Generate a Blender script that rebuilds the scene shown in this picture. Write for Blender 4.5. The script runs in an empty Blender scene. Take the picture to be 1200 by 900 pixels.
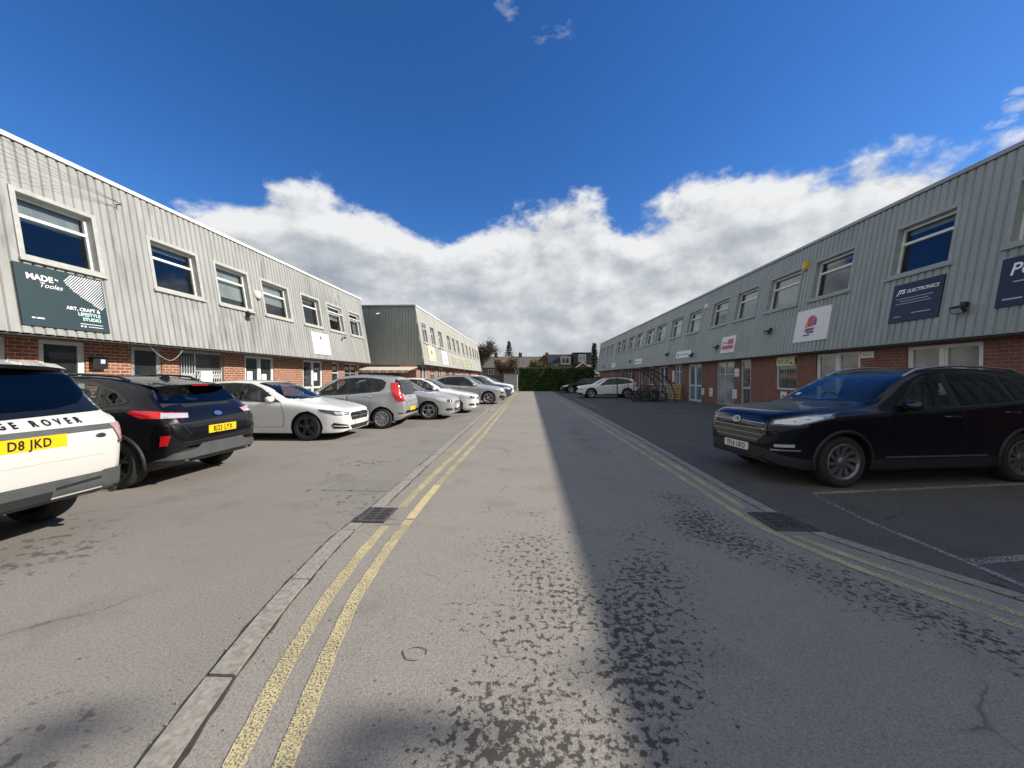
import bpy, bmesh, math, random
from mathutils import Vector, Matrix
from mathutils.bvhtree import BVHTree
from mathutils import geometry as mgeo
random.seed(7)
R = math.radians
scene = bpy.context.scene
COL = scene.collection
PI = math.pi

# ------------------------------------------------------------------ object helpers
def link(o, parent=None):
    COL.objects.link(o)
    if parent is not None:
        o.parent = parent
    return o

def empty(name, loc=(0, 0, 0), rz=0.0, parent=None):
    o = bpy.data.objects.new(name, None)
    o.empty_display_size = 0.2
    o.location = loc
    o.rotation_euler = (0, 0, rz)
    return link(o, parent)

def tag(o, label=None, cat=None, group=None, kind=None):
    if label: o['label'] = label
    if cat: o['category'] = cat
    if group: o['group'] = group
    if kind: o['kind'] = kind
    return o

def thing(name, label, cat, loc=(0, 0, 0), rz=0.0, group=None):
    return tag(empty(name, loc, rz), label, cat, group)

class MB:
    """collects geometry of ONE mesh object"""
    def __init__(s):
        s.v = []; s.f = []; s.m = []
    def add(s, verts, faces, mi=0):
        b = len(s.v)
        s.v += [tuple(p) for p in verts]
        for f in faces:
            s.f.append([b + i for i in f]); s.m.append(mi)
    def box(s, x0, x1, y0, y1, z0, z1, mi=0):
        s.add([(x0,y0,z0),(x1,y0,z0),(x1,y1,z0),(x0,y1,z0),(x0,y0,z1),(x1,y0,z1),(x1,y1,z1),(x0,y1,z1)],
              [(0,3,2,1),(4,5,6,7),(0,1,5,4),(1,2,6,5),(2,3,7,6),(3,0,4,7)], mi)
    def obox(s, o, U, V, N, u0, u1, v0, v1, n0, n1, mi=0):
        o = Vector(o); P = lambda u, v, n: o + U*u + V*v + N*n
        s.add([P(u0,v0,n0),P(u1,v0,n0),P(u1,v1,n0),P(u0,v1,n0),P(u0,v0,n1),P(u1,v0,n1),P(u1,v1,n1),P(u0,v1,n1)],
              [(0,3,2,1),(4,5,6,7),(0,1,5,4),(1,2,6,5),(2,3,7,6),(3,0,4,7)], mi)
    def tube(s, pts, r, n=8, mi=0, cap=True):
        pts = [Vector(p) for p in pts]
        rs = r if isinstance(r, (list, tuple)) else [r]*len(pts)
        b = len(s.v); prev = None
        for i, p in enumerate(pts):
            d = (pts[min(i+1, len(pts)-1)] - pts[max(i-1, 0)])
            if d.length < 1e-9: d = Vector((0,0,1))
            d.normalize()
            if prev is None:
                a = d.cross(Vector((0,0,1)))
                if a.length < .05: a = d.cross(Vector((1,0,0)))
            else:
                a = prev - d*prev.dot(d)
            a.normalize(); prev = a
            c = d.cross(a)
            for k in range(n):
                t = 2*PI*k/n
                s.v.append(tuple(p + (a*math.cos(t) + c*math.sin(t))*rs[i]))
        for i in range(len(pts)-1):
            for k in range(n):
                s.f.append([b+i*n+k, b+i*n+(k+1)%n, b+(i+1)*n+(k+1)%n, b+(i+1)*n+k]); s.m.append(mi)
        if cap:
            s.f.append([b+k for k in range(n)][::-1]); s.m.append(mi)
            s.f.append([b+(len(pts)-1)*n+k for k in range(n)]); s.m.append(mi)
    def ring(s, c, axis, rad, r, N=24, n=6, mi=0):
        """torus"""
        c = Vector(c); axis = Vector(axis).normalized()
        a = axis.cross(Vector((0,0,1)))
        if a.length < .05: a = axis.cross(Vector((1,0,0)))
        a.normalize(); d = axis.cross(a); b = len(s.v)
        for i in range(N):
            t = 2*PI*i/N; e = a*math.cos(t) + d*math.sin(t)
            for k in range(n):
                q = 2*PI*k/n
                s.v.append(tuple(c + e*(rad + r*math.cos(q)) + axis*(r*math.sin(q))))
        for i in range(N):
            for k in range(n):
                s.f.append([b+i*n+k, b+((i+1)%N)*n+k, b+((i+1)%N)*n+(k+1)%n, b+i*n+(k+1)%n]); s.m.append(mi)
    def lathe_y(s, prof, N=32, mi=0, close=False):
        """profile of (radius, y) turned about the y axis"""
        b = len(s.v); n = len(prof)
        for i in range(N):
            t = 2*PI*i/N
            for (r, y) in prof:
                s.v.append((r*math.cos(t), y, r*math.sin(t)))
        rng = n if close else n-1
        for i in range(N):
            for k in range(rng):
                s.f.append([b+i*n+k, b+i*n+(k+1)%n, b+((i+1)%N)*n+(k+1)%n, b+((i+1)%N)*n+k]); s.m.append(mi)
    def ball(s, c, rx, ry, rz, nu=12, nv=8, p=1.0, mi=0):
        b = len(s.v)
        sg = lambda x: math.copysign(abs(x)**p, x)
        for j in range(nv+1):
            ph = -PI/2 + PI*j/nv
            for i in range(nu):
                t = 2*PI*i/nu
                s.v.append((c[0]+rx*sg(math.cos(ph))*sg(math.cos(t)), c[1]+ry*sg(math.cos(ph))*sg(math.sin(t)), c[2]+rz*sg(math.sin(ph))))
        for j in range(nv):
            for i in range(nu):
                s.f.append([b+j*nu+i, b+j*nu+(i+1)%nu, b+(j+1)*nu+(i+1)%nu, b+(j+1)*nu+i]); s.m.append(mi)
    def build(s, name, mats, parent=None, smooth=None, weld=False):
        me = bpy.data.meshes.new(name)
        me.from_pydata(s.v, [], s.f)
        for m in (mats if isinstance(mats, (list, tuple)) else [mats]): me.materials.append(m)
        me.polygons.foreach_set('material_index', s.m)
        me.update()
        if weld:
            bm = bmesh.new(); bm.from_mesh(me)
            bmesh.ops.remove_doubles(bm, verts=bm.verts, dist=1e-4)
            bmesh.ops.recalc_face_normals(bm, faces=bm.faces)
            bm.to_mesh(me); bm.free()
        if smooth is not None:
            me.polygons.foreach_set('use_smooth', [True]*len(me.polygons))
            me.set_sharp_from_angle(angle=R(smooth))
        o = bpy.data.objects.new(name, me)
        return link(o, parent)

def pchip(pts):
    xs = [p[0] for p in pts]; ys = [p[1] for p in pts]; n = len(xs)
    h = [xs[i+1]-xs[i] for i in range(n-1)]; d = [(ys[i+1]-ys[i])/h[i] for i in range(n-1)]
    m = [0]*n; m[0] = d[0]; m[-1] = d[-1]
    for i in range(1, n-1):
        if d[i-1]*d[i] <= 0: m[i] = 0
        else:
            w1 = 2*h[i]+h[i-1]; w2 = h[i]+2*h[i-1]
            m[i] = (w1+w2)/(w1/d[i-1]+w2/d[i])
    def f(x):
        if x <= xs[0]: return ys[0]
        if x >= xs[-1]: return ys[-1]
        i = 0
        while x > xs[i+1]: i += 1
        t = (x-xs[i])/h[i]
        return ((2*t**3-3*t*t+1)*ys[i] + (t**3-2*t*t+t)*h[i]*m[i] + (-2*t**3+3*t*t)*ys[i+1] + (t**3-t*t)*h[i]*m[i+1])
    return f

# text as a flat 2-D mesh, origin at its left/centre baseline
_tc = {}
def text2d(body, size, align='LEFT', shear=0.0, bold=0.0, spacing=1.0):
    key = (body, size, align, shear, bold, spacing)
    if key in _tc: return _tc[key]
    cu = bpy.data.curves.new('lettering', 'FONT')
    cu.body = body; cu.size = size; cu.align_x = align; cu.shear = shear; cu.offset = bold; cu.space_character = spacing
    cu.resolution_u = 3
    o = bpy.data.objects.new('lettering', cu); COL.objects.link(o)
    dg = bpy.context.evaluated_depsgraph_get(); dg.update()
    me = bpy.data.meshes.new_from_object(o.evaluated_get(dg))
    v = [(p.co.x, p.co.y) for p in me.vertices]; f = [list(p.vertices) for p in me.polygons]
    bpy.data.objects.remove(o); bpy.data.curves.remove(cu); bpy.data.meshes.remove(me)
    _tc[key] = (v, f)
    return v, f

# ------------------------------------------------------------------ materials
def nt_new(name):
    m = bpy.data.materials.new(name); m.use_nodes = True
    nt = m.node_tree
    return m, nt, nt.nodes['Principled BSDF'], nt.nodes['Material Output']

def N(nt, typ, **kw):
    n = nt.nodes.new(typ)
    for k, v in kw.items():
        if k.startswith('i_'):
            n.inputs[k[2:].replace('_', ' ')].default_value = v
        else: setattr(n, k, v)
    return n

def obj_coord(nt, scale=(1,1,1), kind='Object'):
    tc = N(nt, 'ShaderNodeTexCoord'); mp = N(nt, 'ShaderNodeMapping')
    mp.inputs['Scale'].default_value = scale
    nt.links.new(tc.outputs[kind], mp.inputs['Vector'])
    return mp.outputs['Vector']

def noise(nt, vec, scale, detail=4, rough=.55):
    n = N(nt, 'ShaderNodeTexNoise'); n.inputs['Scale'].default_value = scale
    n.inputs['Detail'].default_value = detail; n.inputs['Roughness'].default_value = rough
    nt.links.new(vec, n.inputs['Vector'])
    return n.outputs['Fac']

def ramp(nt, fac, p0, p1, c0=(0,0,0,1), c1=(1,1,1,1)):
    r = N(nt, 'ShaderNodeValToRGB')
    r.color_ramp.elements[0].position = p0; r.color_ramp.elements[1].position = p1
    r.color_ramp.elements[0].color = c0; r.color_ramp.elements[1].color = c1
    nt.links.new(fac, r.inputs['Fac'])
    return r.outputs['Color']

def mixc(nt, fac, a, b, mode='MIX'):
    m = N(nt, 'ShaderNodeMix', data_type='RGBA', blend_type=mode)
    for sock, val in ((m.inputs[0], fac), (m.inputs[6], a), (m.inputs[7], b)):
        if isinstance(val, (float, int)): sock.default_value = val
        elif isinstance(val, tuple): sock.default_value = val if len(val) == 4 else (*val, 1)
        else: nt.links.new(val, sock)
    return m.outputs[2]

def math_(nt, op, a, b=0.0, c=None, clamp=False):
    m = N(nt, 'ShaderNodeMath', operation=op); m.use_clamp = clamp
    for i, val in enumerate((a, b, c)):
        if val is None: continue
        if isinstance(val, (float, int)): m.inputs[i].default_value = val
        else: nt.links.new(val, m.inputs[i])
    return m.outputs[0]

def bump(nt, bs, height, strength=.3, dist=.01):
    b = N(nt, 'ShaderNodeBump'); b.inputs['Strength'].default_value = strength; b.inputs['Distance'].default_value = dist
    nt.links.new(height, b.inputs['Height']); nt.links.new(b.outputs['Normal'], bs.inputs['Normal'])

def simple(name, c, rough=.6, metal=0.0, var=.12, scale=6.0, coat=0.0, spec=.5, bmp=0.0):
    m, nt, bs, out = nt_new(name)
    v = obj_coord(nt)
    f = noise(nt, v, scale, 5)
    lo = tuple(max(0, x*(1-var)) for x in c); hi = tuple(min(1, x*(1+var)) for x in c)
    nt.links.new(mixc(nt, ramp(nt, f, .3, .7), lo, hi), bs.inputs['Base Color'])
    bs.inputs['Roughness'].default_value = rough; bs.inputs['Metallic'].default_value = metal
    bs.inputs['Coat Weight'].default_value = coat; bs.inputs['Specular IOR Level'].default_value = spec
    if bmp: bump(nt, bs, noise(nt, v, scale*8, 3), bmp, .01)
    return m

def paint(name, c, rough=.35, metal=0.0, dirt=.25, spec=.5, coat=1.0):
    """car paint with road dust low on the body"""
    m, nt, bs, out = nt_new(name)
    v = obj_coord(nt)
    f = noise(nt, v, 3.0, 6, .6)
    sp = N(nt, 'ShaderNodeSeparateXYZ'); nt.links.new(v, sp.inputs[0])
    low = N(nt, 'ShaderNodeMapRange'); low.inputs['From Min'].default_value = .75; low.inputs['From Max'].default_value = .2
    nt.links.new(sp.outputs['Z'], low.inputs['Value'])
    d = math_(nt, 'MULTIPLY', math_(nt, 'MULTIPLY', low.outputs[0], f), dirt*1.6, clamp=True)
    bk = N(nt, 'ShaderNodeNewGeometry')            # inner side of the panels: dark cabin trim
    nt.links.new(mixc(nt, bk.outputs['Backfacing'], mixc(nt, d, c, (.16,.145,.12)), (.03,.03,.03)), bs.inputs['Base Color'])
    r = N(nt, 'ShaderNodeMapRange'); r.inputs['To Min'].default_value = rough; r.inputs['To Max'].default_value = rough+.12
    nt.links.new(f, r.inputs['Value']); nt.links.new(r.outputs[0], bs.inputs['Roughness'])
    bs.inputs['Metallic'].default_value = metal
    bs.inputs['Coat Weight'].default_value = coat; bs.inputs['Specular IOR Level'].default_value = spec; bs.inputs['Coat Roughness'].default_value = .04
    return m

M = {}
M['white_paint'] = paint('white_car_paint', (.8,.81,.8), .4)
M['warm_white_paint'] = paint('warm_white_car_paint', (.58,.58,.54), .4)
M['silver_paint'] = paint('silver_car_paint', (.46,.47,.48), .38, .55)
M['pale_silver_paint'] = paint('pale_silver_car_paint', (.48,.5,.51), .38, .45)
M['black_paint'] = paint('black_car_paint', (.004,.004,.006), .25, 0, .05, .15, .7)
M['blueblack_paint'] = paint('blue_black_car_paint', (.003,.004,.010), .25, 0, .05, .1, .55)
M['bluegrey_paint'] = paint('blue_grey_car_paint', (.06,.09,.13), .35, .3)
M['black_plastic'] = simple('black_plastic', (.018,.018,.019), .55)
M['grey_plastic'] = simple('grey_bumper_plastic', (.075,.082,.083), .5, var=.2)
M['gloss_black'] = simple('gloss_black_trim', (.008,.008,.009), .12, coat=.5)
M['seam'] = simple('shadow_gap', (.01,.01,.01), .8)
def car_glass(name, tint):
    m, nt, bs, out = nt_new(name)
    f = noise(nt, obj_coord(nt), 2.5, 4)
    tr = N(nt, 'ShaderNodeBsdfTransparent'); nt.links.new(mixc(nt, ramp(nt, f, .3, .7), tuple(x*.92 for x in tint), tint), tr.inputs[0])
    gl = N(nt, 'ShaderNodeBsdfGlossy'); gl.inputs['Roughness'].default_value = .015; gl.inputs['Color'].default_value = (.95,.97,1,1)
    fr = N(nt, 'ShaderNodeFresnel'); bf = N(nt, 'ShaderNodeNewGeometry'); nt.links.new(math_(nt, 'ADD', 1.55, math_(nt, 'MULTIPLY', bf.outputs['Backfacing'], 1/1.55-1.55)), fr.inputs['IOR'])
    mx = N(nt, 'ShaderNodeMixShader'); nt.links.new(fr.outputs[0], mx.inputs[0]); nt.links.new(tr.outputs[0], mx.inputs[1]); nt.links.new(gl.outputs[0], mx.inputs[2])
    nt.links.new(mx.outputs[0], out.inputs['Surface'])
    return m
M['glass_car'] = car_glass('car_glass', (.5,.55,.53))
M['glass_tint'] = car_glass('tinted_car_glass', (.05,.06,.07))
M['glass_green'] = car_glass('clear_car_glass', (.62,.68,.65))
M['win_glass'] = car_glass('window_glass', (.78,.82,.82))
M['blind'] = simple('pale_window_blind', (.55,.55,.52), .8, var=.1)
M['string'] = simple('string', (.27,.26,.22), .8)
M['cabin'] = simple('cabin_plastic', (.03,.03,.032), .7)
M['cabin_grey'] = simple('seat_fabric', (.05,.05,.054), .9, var=.25, scale=12)
M['mid_alloy'] = simple('mid_alloy_wheel', (.2,.205,.21), .4, .7)
M['chrome'] = simple('chrome', (.75,.76,.78), .25, 1.0, var=.03)
M['alloy'] = simple('alloy_wheel', (.42,.43,.44), .35, .8)
M['dark_alloy'] = simple('dark_alloy_wheel', (.06,.062,.066), .4, .5)
M['tyre'] = simple('tyre_rubber', (.022,.022,.022), .85, var=.25, scale=14)
M['lamp_red'] = simple('red_lamp_lens', (.55,.012,.02), .12, coat=1)
M['lamp_clear'] = simple('clear_lamp_lens', (.62,.64,.66), .1, .35, coat=1)
M['lamp_pink'] = simple('smoked_pink_lens', (.42,.25,.25), .15, coat=1)
M['lamp_dark'] = simple('smoked_lamp_lens', (.05,.052,.055), .08, coat=1)
M['plate_yellow'] = simple('yellow_number_plate', (.85,.55,.01), .35, var=.04)
M['plate_white'] = simple('white_number_plate', (.75,.75,.72), .35, var=.04)
M['plate_black'] = simple('plate_lettering', (.012,.012,.012), .5)
M['upvc'] = simple('white_upvc', (.72,.73,.72), .4, var=.08)
M['trim_cream'] = simple('cream_trim', (.43,.435,.405), .6, var=.14)
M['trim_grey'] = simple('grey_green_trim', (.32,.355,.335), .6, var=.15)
M['coping_white'] = simple('white_coping', (.8,.8,.8), .45, var=.06)
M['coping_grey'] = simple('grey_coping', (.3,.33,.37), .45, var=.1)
M['alu'] = simple('aluminium_frame', (.55,.56,.56), .4, .6, var=.08)
M['soffit'] = simple('dark_soffit', (.06,.06,.055), .85)
M['felt'] = simple('roof_felt', (.12,.12,.12), .9, var=.25)
M['paper'] = simple('white_paper', (.8,.81,.8), .7, var=.03)
M['steel_black'] = simple('black_steel', (.012,.012,.013), .45)
M['iron'] = simple('cast_iron', (.09,.085,.08), .65, .2, var=.3, scale=20)
M['drain_dark'] = simple('drain_pit', (.006,.006,.006), .9)
M['white_plastic'] = simple('white_plastic', (.78,.78,.75), .4)
M['yellow_plastic'] = simple('amber_yellow_plastic', (.75,.45,.06), .4)
M['dark_plastic'] = simple('dark_fitting', (.02,.02,.022), .45)
M['pallet'] = simple('pallet_wood', (.55,.36,.16), .8, var=.3, scale=9)
M['awning'] = simple('cream_awning_cloth', (.66,.58,.47), .85, var=.08)
M['awning_stripe'] = simple('beige_awning_stripe', (.5,.38,.27), .85, var=.08)
M['cable'] = simple('pale_cable', (.42,.42,.39), .6)
M['wire'] = simple('dark_wire', (.05,.05,.05), .7)
M['timber_dark'] = simple('dark_timber_pole', (.08,.06,.045), .9)

def glass_mat(name, c, rough=.03):
    return simple(name, c, rough, spec=.8, var=.5, scale=1.4)
M['pane_dark'] = glass_mat('dark_window_glass', (.032,.036,.042))
M['pane_blue'] = glass_mat('blue_window_glass', (.012,.02,.05))
M['pane_pale'] = glass_mat('window_glass_with_blind', (.3,.32,.33), .06)
M['pane_mid'] = glass_mat('grey_window_glass', (.09,.1,.1), .05)
M['pane_frost'] = glass_mat('frosted_door_glass', (.2,.215,.2), .2)
M['pane_teal'] = glass_mat('teal_door_glass', (.14,.24,.27), .08)

def cladding_mat(name, c, dirt=.35):
    m, nt, bs, out = nt_new(name)
    v = obj_coord(nt, (1, 1, .12))
    st = noise(nt, v, 3.2, 6, .65)             # vertical run-off streaks
    v2 = obj_coord(nt)
    bl = noise(nt, v2, .7, 4, .6)
    fi = noise(nt, obj_coord(nt, (1,1,.05)), 22, 3)
    base = mixc(nt, ramp(nt, bl, .3, .75), tuple(x*.9 for x in c), tuple(min(1, x*1.08) for x in c))
    bl2 = noise(nt, obj_coord(nt, (1,1,.6)), .55, 4)
    d = math_(nt, 'MULTIPLY', math_(nt, 'MULTIPLY', ramp(nt, st, .46, .72), ramp(nt, bl2, .38, .62)), min(1.0, dirt*1.7))
    col = mixc(nt, d, base, (c[0]*.42, c[1]*.44, c[2]*.42))
    col = mixc(nt, math_(nt, 'MULTIPLY', ramp(nt, fi, .45, .75), .18), col, tuple(x*.65 for x in c))
    nt.links.new(col, bs.inputs['Base Color'])
    bs.inputs['Roughness'].default_value = .5
    return m
M['clad_pale'] = cladding_mat('pale_ribbed_cladding', (.37,.377,.358), .9)
M['clad_cream'] = cladding_mat('cream_ribbed_cladding', (.45,.45,.41), .35)
M['clad_grey'] = cladding_mat('grey_ribbed_cladding', (.32,.362,.345), .4)
M['clad_gable'] = cladding_mat('dark_grey_ribbed_cladding', (.28,.305,.285), .25)

def brick_mat(name, c1, c2, mortar, axis='Y'):
    m, nt, bs, out = nt_new(name)
    v = obj_coord(nt)
    sp = N(nt, 'ShaderNodeSeparateXYZ'); nt.links.new(v, sp.inputs[0])
    cb = N(nt, 'ShaderNodeCombineXYZ')
    nt.links.new(sp.outputs[axis], cb.inputs['X']); nt.links.new(sp.outputs['Z'], cb.inputs['Y'])
    b = N(nt, 'ShaderNodeTexBrick'); b.offset = .5
    b.inputs['Scale'].default_value = 1.0
    b.inputs['Brick Width'].default_value = .235; b.inputs['Row Height'].default_value = .085
    b.inputs['Mortar Size'].default_value = .009; b.inputs['Mortar Smooth'].default_value = .1
    b.inputs['Bias'].default_value = 0
    b.inputs['Color1'].default_value = (*c1, 1); b.inputs['Color2'].default_value = (*c2, 1); b.inputs['Mortar'].default_value = (*mortar, 1)
    nt.links.new(cb.outputs[0], b.inputs['Vector'])
    n = noise(nt, v, 7, 5)
    col = mixc(nt, math_(nt, 'MULTIPLY', ramp(nt, n, .35, .7), .35), b.outputs['Color'], tuple(x*.5 for x in c1))
    nt.links.new(col, bs.inputs['Base Color']); bs.inputs['Roughness'].default_value = .85
    inv = math_(nt, 'SUBTRACT', 1.0, b.outputs['Fac'])
    bump(nt, bs, inv, .6, .008)
    return m
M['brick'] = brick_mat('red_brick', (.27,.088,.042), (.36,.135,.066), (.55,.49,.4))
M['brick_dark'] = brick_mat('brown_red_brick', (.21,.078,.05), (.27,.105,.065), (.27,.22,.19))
M['brick_x'] = brick_mat('red_brick_end', (.27,.088,.042), (.36,.135,.066), (.55,.49,.4), 'X')

# asphalt of the carriageway with its flaked dark patches, and of the parking bays
def asphalt(name, c, patch=0.0, fleck=.5):
    m, nt, bs, out = nt_new(name)
    v = obj_coord(nt)
    sp = N(nt, 'ShaderNodeSeparateXYZ'); nt.links.new(v, sp.inputs[0])
    X, Y = sp.outputs['X'], sp.outputs['Y']
    big = noise(nt, v, .35, 4); mid = noise(nt, v, 2.6, 6, .65); fine = noise(nt, v, 125, 2, .75); grit = noise(nt, v, 68, 3, .7)
    col = mixc(nt, ramp(nt, big, .3, .7), tuple(x*.86 for x in c), tuple(x*1.1 for x in c))
    col = mixc(nt, math_(nt, 'MULTIPLY', ramp(nt, mid, .35, .75), .3), col, tuple(x*.72 for x in c))
    col = mixc(nt, math_(nt, 'MULTIPLY', ramp(nt, fine, .42, .62), fleck), col, tuple(x*1.55 for x in c))
    col = mixc(nt, math_(nt, 'MULTIPLY', ramp(nt, grit, .48, .66), fleck*.8), col, tuple(x*.5 for x in c))
    # fine cracks and seams, broken along their length
    wob = N(nt, 'ShaderNodeTexNoise'); wob.inputs['Scale'].default_value = 2.2; wob.inputs['Detail'].default_value = 4; nt.links.new(v, wob.inputs['Vector'])
    va = N(nt, 'ShaderNodeVectorMath', operation='MULTIPLY_ADD'); nt.links.new(wob.outputs['Color'], va.inputs[0]); va.inputs[1].default_value = (.5,.5,0); nt.links.new(v, va.inputs[2])
    vo = N(nt, 'ShaderNodeTexVoronoi', feature='DISTANCE_TO_EDGE'); vo.inputs['Scale'].default_value = .38; nt.links.new(va.outputs[0], vo.inputs['Vector'])
    ck = math_(nt, 'MULTIPLY', ramp(nt, vo.outputs['Distance'], .0012, .0042, (1,1,1,1), (0,0,0,1)), ramp(nt, noise(nt, v, .9, 3), .5, .6))
    col = mixc(nt, math_(nt, 'MULTIPLY', ck, .7), col, tuple(x*.3 for x in c))
    # drips and dull stains
    st = noise(nt, v, 1.5, 6, .6)
    col = mixc(nt, math_(nt, 'MULTIPLY', ramp(nt, st, .54, .72), .38), col, tuple(x*.55 for x in c))
    if patch:
        # density of the flaking: along the right wheel track, in the middle of the road close by, little elsewhere
        def gauss(src, mu, sg):
            d = math_(nt, 'DIVIDE', math_(nt, 'SUBTRACT', src, mu), sg)
            return math_(nt, 'POWER', 2.718, math_(nt, 'MULTIPLY', math_(nt, 'MULTIPLY', d, d), -1.0))
        ytr = math_(nt, 'ADD', math_(nt, 'MULTIPLY', math_(nt, 'SUBTRACT', Y, 2.0), .28), .55)
        t1 = math_(nt, 'MULTIPLY', gauss(math_(nt, 'SUBTRACT', X, ytr), 0.0, .42), gauss(Y, 2.2, 1.9))
        t2 = math_(nt, 'MULTIPLY', gauss(X, -.1, .62), gauss(Y, 1.35, .8))
        x3 = math_(nt, 'ADD', 1.75, math_(nt, 'MULTIPLY', math_(nt, 'MAXIMUM', math_(nt, 'SUBTRACT', 3.9, Y), 0.0), .52))
        t3 = math_(nt, 'MULTIPLY', gauss(math_(nt, 'SUBTRACT', X, x3), 0.0, .5), gauss(Y, 3.3, 2.2))
        t4 = math_(nt, 'MULTIPLY', gauss(X, .1, .75), gauss(Y, 2.4, 2.6))
        t5 = math_(nt, 'MULTIPLY', gauss(X, 1.3, .5), gauss(Y, 9.5, 5.0))
        den = math_(nt, 'MULTIPLY', t1, 1.0)
        den = math_(nt, 'MAXIMUM', den, t2)
        den = math_(nt, 'MAXIMUM', den, t3)
        den = math_(nt, 'MAXIMUM', den, math_(nt, 'MULTIPLY', t4, .74))
        den = math_(nt, 'MAXIMUM', den, math_(nt, 'MULTIPLY', t5, .7))
        low = noise(nt, v, 1.1, 3)
        fl = noise(nt, v, 23, 7, .66)
        th = math_(nt, 'SUBTRACT', .69, math_(nt, 'MULTIPLY', den, .235))
        th = math_(nt, 'SUBTRACT', th, math_(nt, 'MULTIPLY', math_(nt, 'SUBTRACT', low, .5), .32))
        k = math_(nt, 'MULTIPLY', math_(nt, 'SUBTRACT', fl, th), 17.0, clamp=True)
        col = mixc(nt, math_(nt, 'MULTIPLY', k, .93*patch), col, tuple(x*.22 for x in c))
        hh = math_(nt, 'SUBTRACT', grit, math_(nt, 'MULTIPLY', k, .6))
    else:
        fl = noise(nt, v, 9, 6, .62); low = noise(nt, v, .55, 2)
        k = math_(nt, 'MULTIPLY', math_(nt, 'SUBTRACT', math_(nt, 'ADD', fl, math_(nt, 'MULTIPLY', low, .75)), 1.04), 20.0, clamp=True)
        col = mixc(nt, math_(nt, 'MULTIPLY', k, .75), col, tuple(x*.36 for x in c))
        hh = grit
    nt.links.new(col, bs.inputs['Base Color'])
    bs.inputs['Roughness'].default_value = .9; bs.inputs['Specular IOR Level'].default_value = .25
    bump(nt, bs, math_(nt, 'ADD', hh, math_(nt, 'MULTIPLY', fine, .6)), .4, .010)
    return m
M['road'] = asphalt('road_asphalt', (.275,.255,.222), 1.0, .62)
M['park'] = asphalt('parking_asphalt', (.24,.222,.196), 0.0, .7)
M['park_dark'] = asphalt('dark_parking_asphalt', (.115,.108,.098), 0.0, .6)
M['park_dark2'] = asphalt('patch_asphalt', (.222,.206,.182), 0.0, .7)
M['grit'] = simple('grit', (.3,.28,.25), .9, var=.5, scale=30)
M['earth'] = simple('rough_ground', (.10,.11,.06), .95, var=.4, scale=.8)
M['kerb'] = simple('worn_concrete_kerb', (.30,.28,.24), .9, var=.3, scale=34, bmp=.4)
M['joint'] = simple('dark_joint', (.05,.045,.038), .95, var=.4, scale=15)

def worn_paint(name, c, lo, hi, scale=38, gap=.24):
    m, nt, bs, out = nt_new(name)
    v = obj_coord(nt)
    f = noise(nt, v, scale, 4, .75); g = noise(nt, v, 2.2, 3)
    k = ramp(nt, math_(nt, 'ADD', f, math_(nt, 'MULTIPLY', math_(nt, 'SUBTRACT', g, .5), gap)), lo, hi)
    col = mixc(nt, ramp(nt, noise(nt, v, 9, 4), .3, .7), tuple(x*.75 for x in c), c)
    nt.links.new(col, bs.inputs['Base Color']); bs.inputs['Roughness'].default_value = .75
    tr = N(nt, 'ShaderNodeBsdfTransparent'); mx = N(nt, 'ShaderNodeMixShader')
    nt.links.new(k, mx.inputs[0]); nt.links.new(tr.outputs[0], mx.inputs[1]); nt.links.new(bs.outputs[0], mx.inputs[2])
    nt.links.new(mx.outputs[0], out.inputs['Surface'])
    return m
M['yellow'] = worn_paint('worn_yellow_paint', (.68,.58,.32), .42, .53, 105)
M['white_line'] = worn_paint('worn_white_paint', (.42,.42,.4), .42, .56, 60)
M['yellow_fresh'] = worn_paint('yellow_paint_patch', (.66,.53,.28), .3, .4, 90)
M['white_faint'] = worn_paint('faded_white_paint', (.42,.42,.4), .47, .6)

def leaf_mat(name, c, var=.35, trans=.2):
    m, nt, bs, out = nt_new(name)
    f = noise(nt, obj_coord(nt), 1.7, 3)
    ri = N(nt, 'ShaderNodeNewGeometry')
    col = mixc(nt, ri.outputs['Random Per Island'], tuple(x*(1-var) for x in c), tuple(x*(1+var) for x in c))
    col = mixc(nt, math_(nt, 'MULTIPLY', f, .4), col, tuple(x*.6 for x in c))
    nt.links.new(col, bs.inputs['Base Color']); bs.inputs['Roughness'].default_value = .65
    bs.inputs['Specular IOR Level'].default_value = .25
    return m
M['hedge'] = leaf_mat('hedge_leaves', (.045,.085,.022))
M['leaf_brown'] = leaf_mat('budding_brown_leaves', (.10,.092,.05))
M['leaf_olive'] = leaf_mat('olive_leaves', (.085,.085,.03))
M['leaf_rust'] = leaf_mat('rusty_leaves', (.13,.085,.04))
M['leaf_conifer'] = leaf_mat('conifer_needles', (.022,.04,.025))
M['leaf_light'] = leaf_mat('light_green_leaves', (.10,.16,.04))
M['bark'] = simple('bark', (.09,.07,.05), .95, var=.3, scale=12)
M['tile'] = simple('grey_brown_roof_tiles', (.125,.11,.098), .85, var=.25, scale=2)
M['tile_dark'] = simple('dark_roof_tiles', (.03,.03,.034), .6, var=.2)
M['house_brick'] = simple('house_red_brick', (.17,.055,.042), .9, var=.25, scale=3)
M['render_cream'] = simple('cream_render', (.33,.29,.23), .85)
M['house_wall'] = simple('grey_house_wall', (.16,.13,.11), .9)
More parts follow.
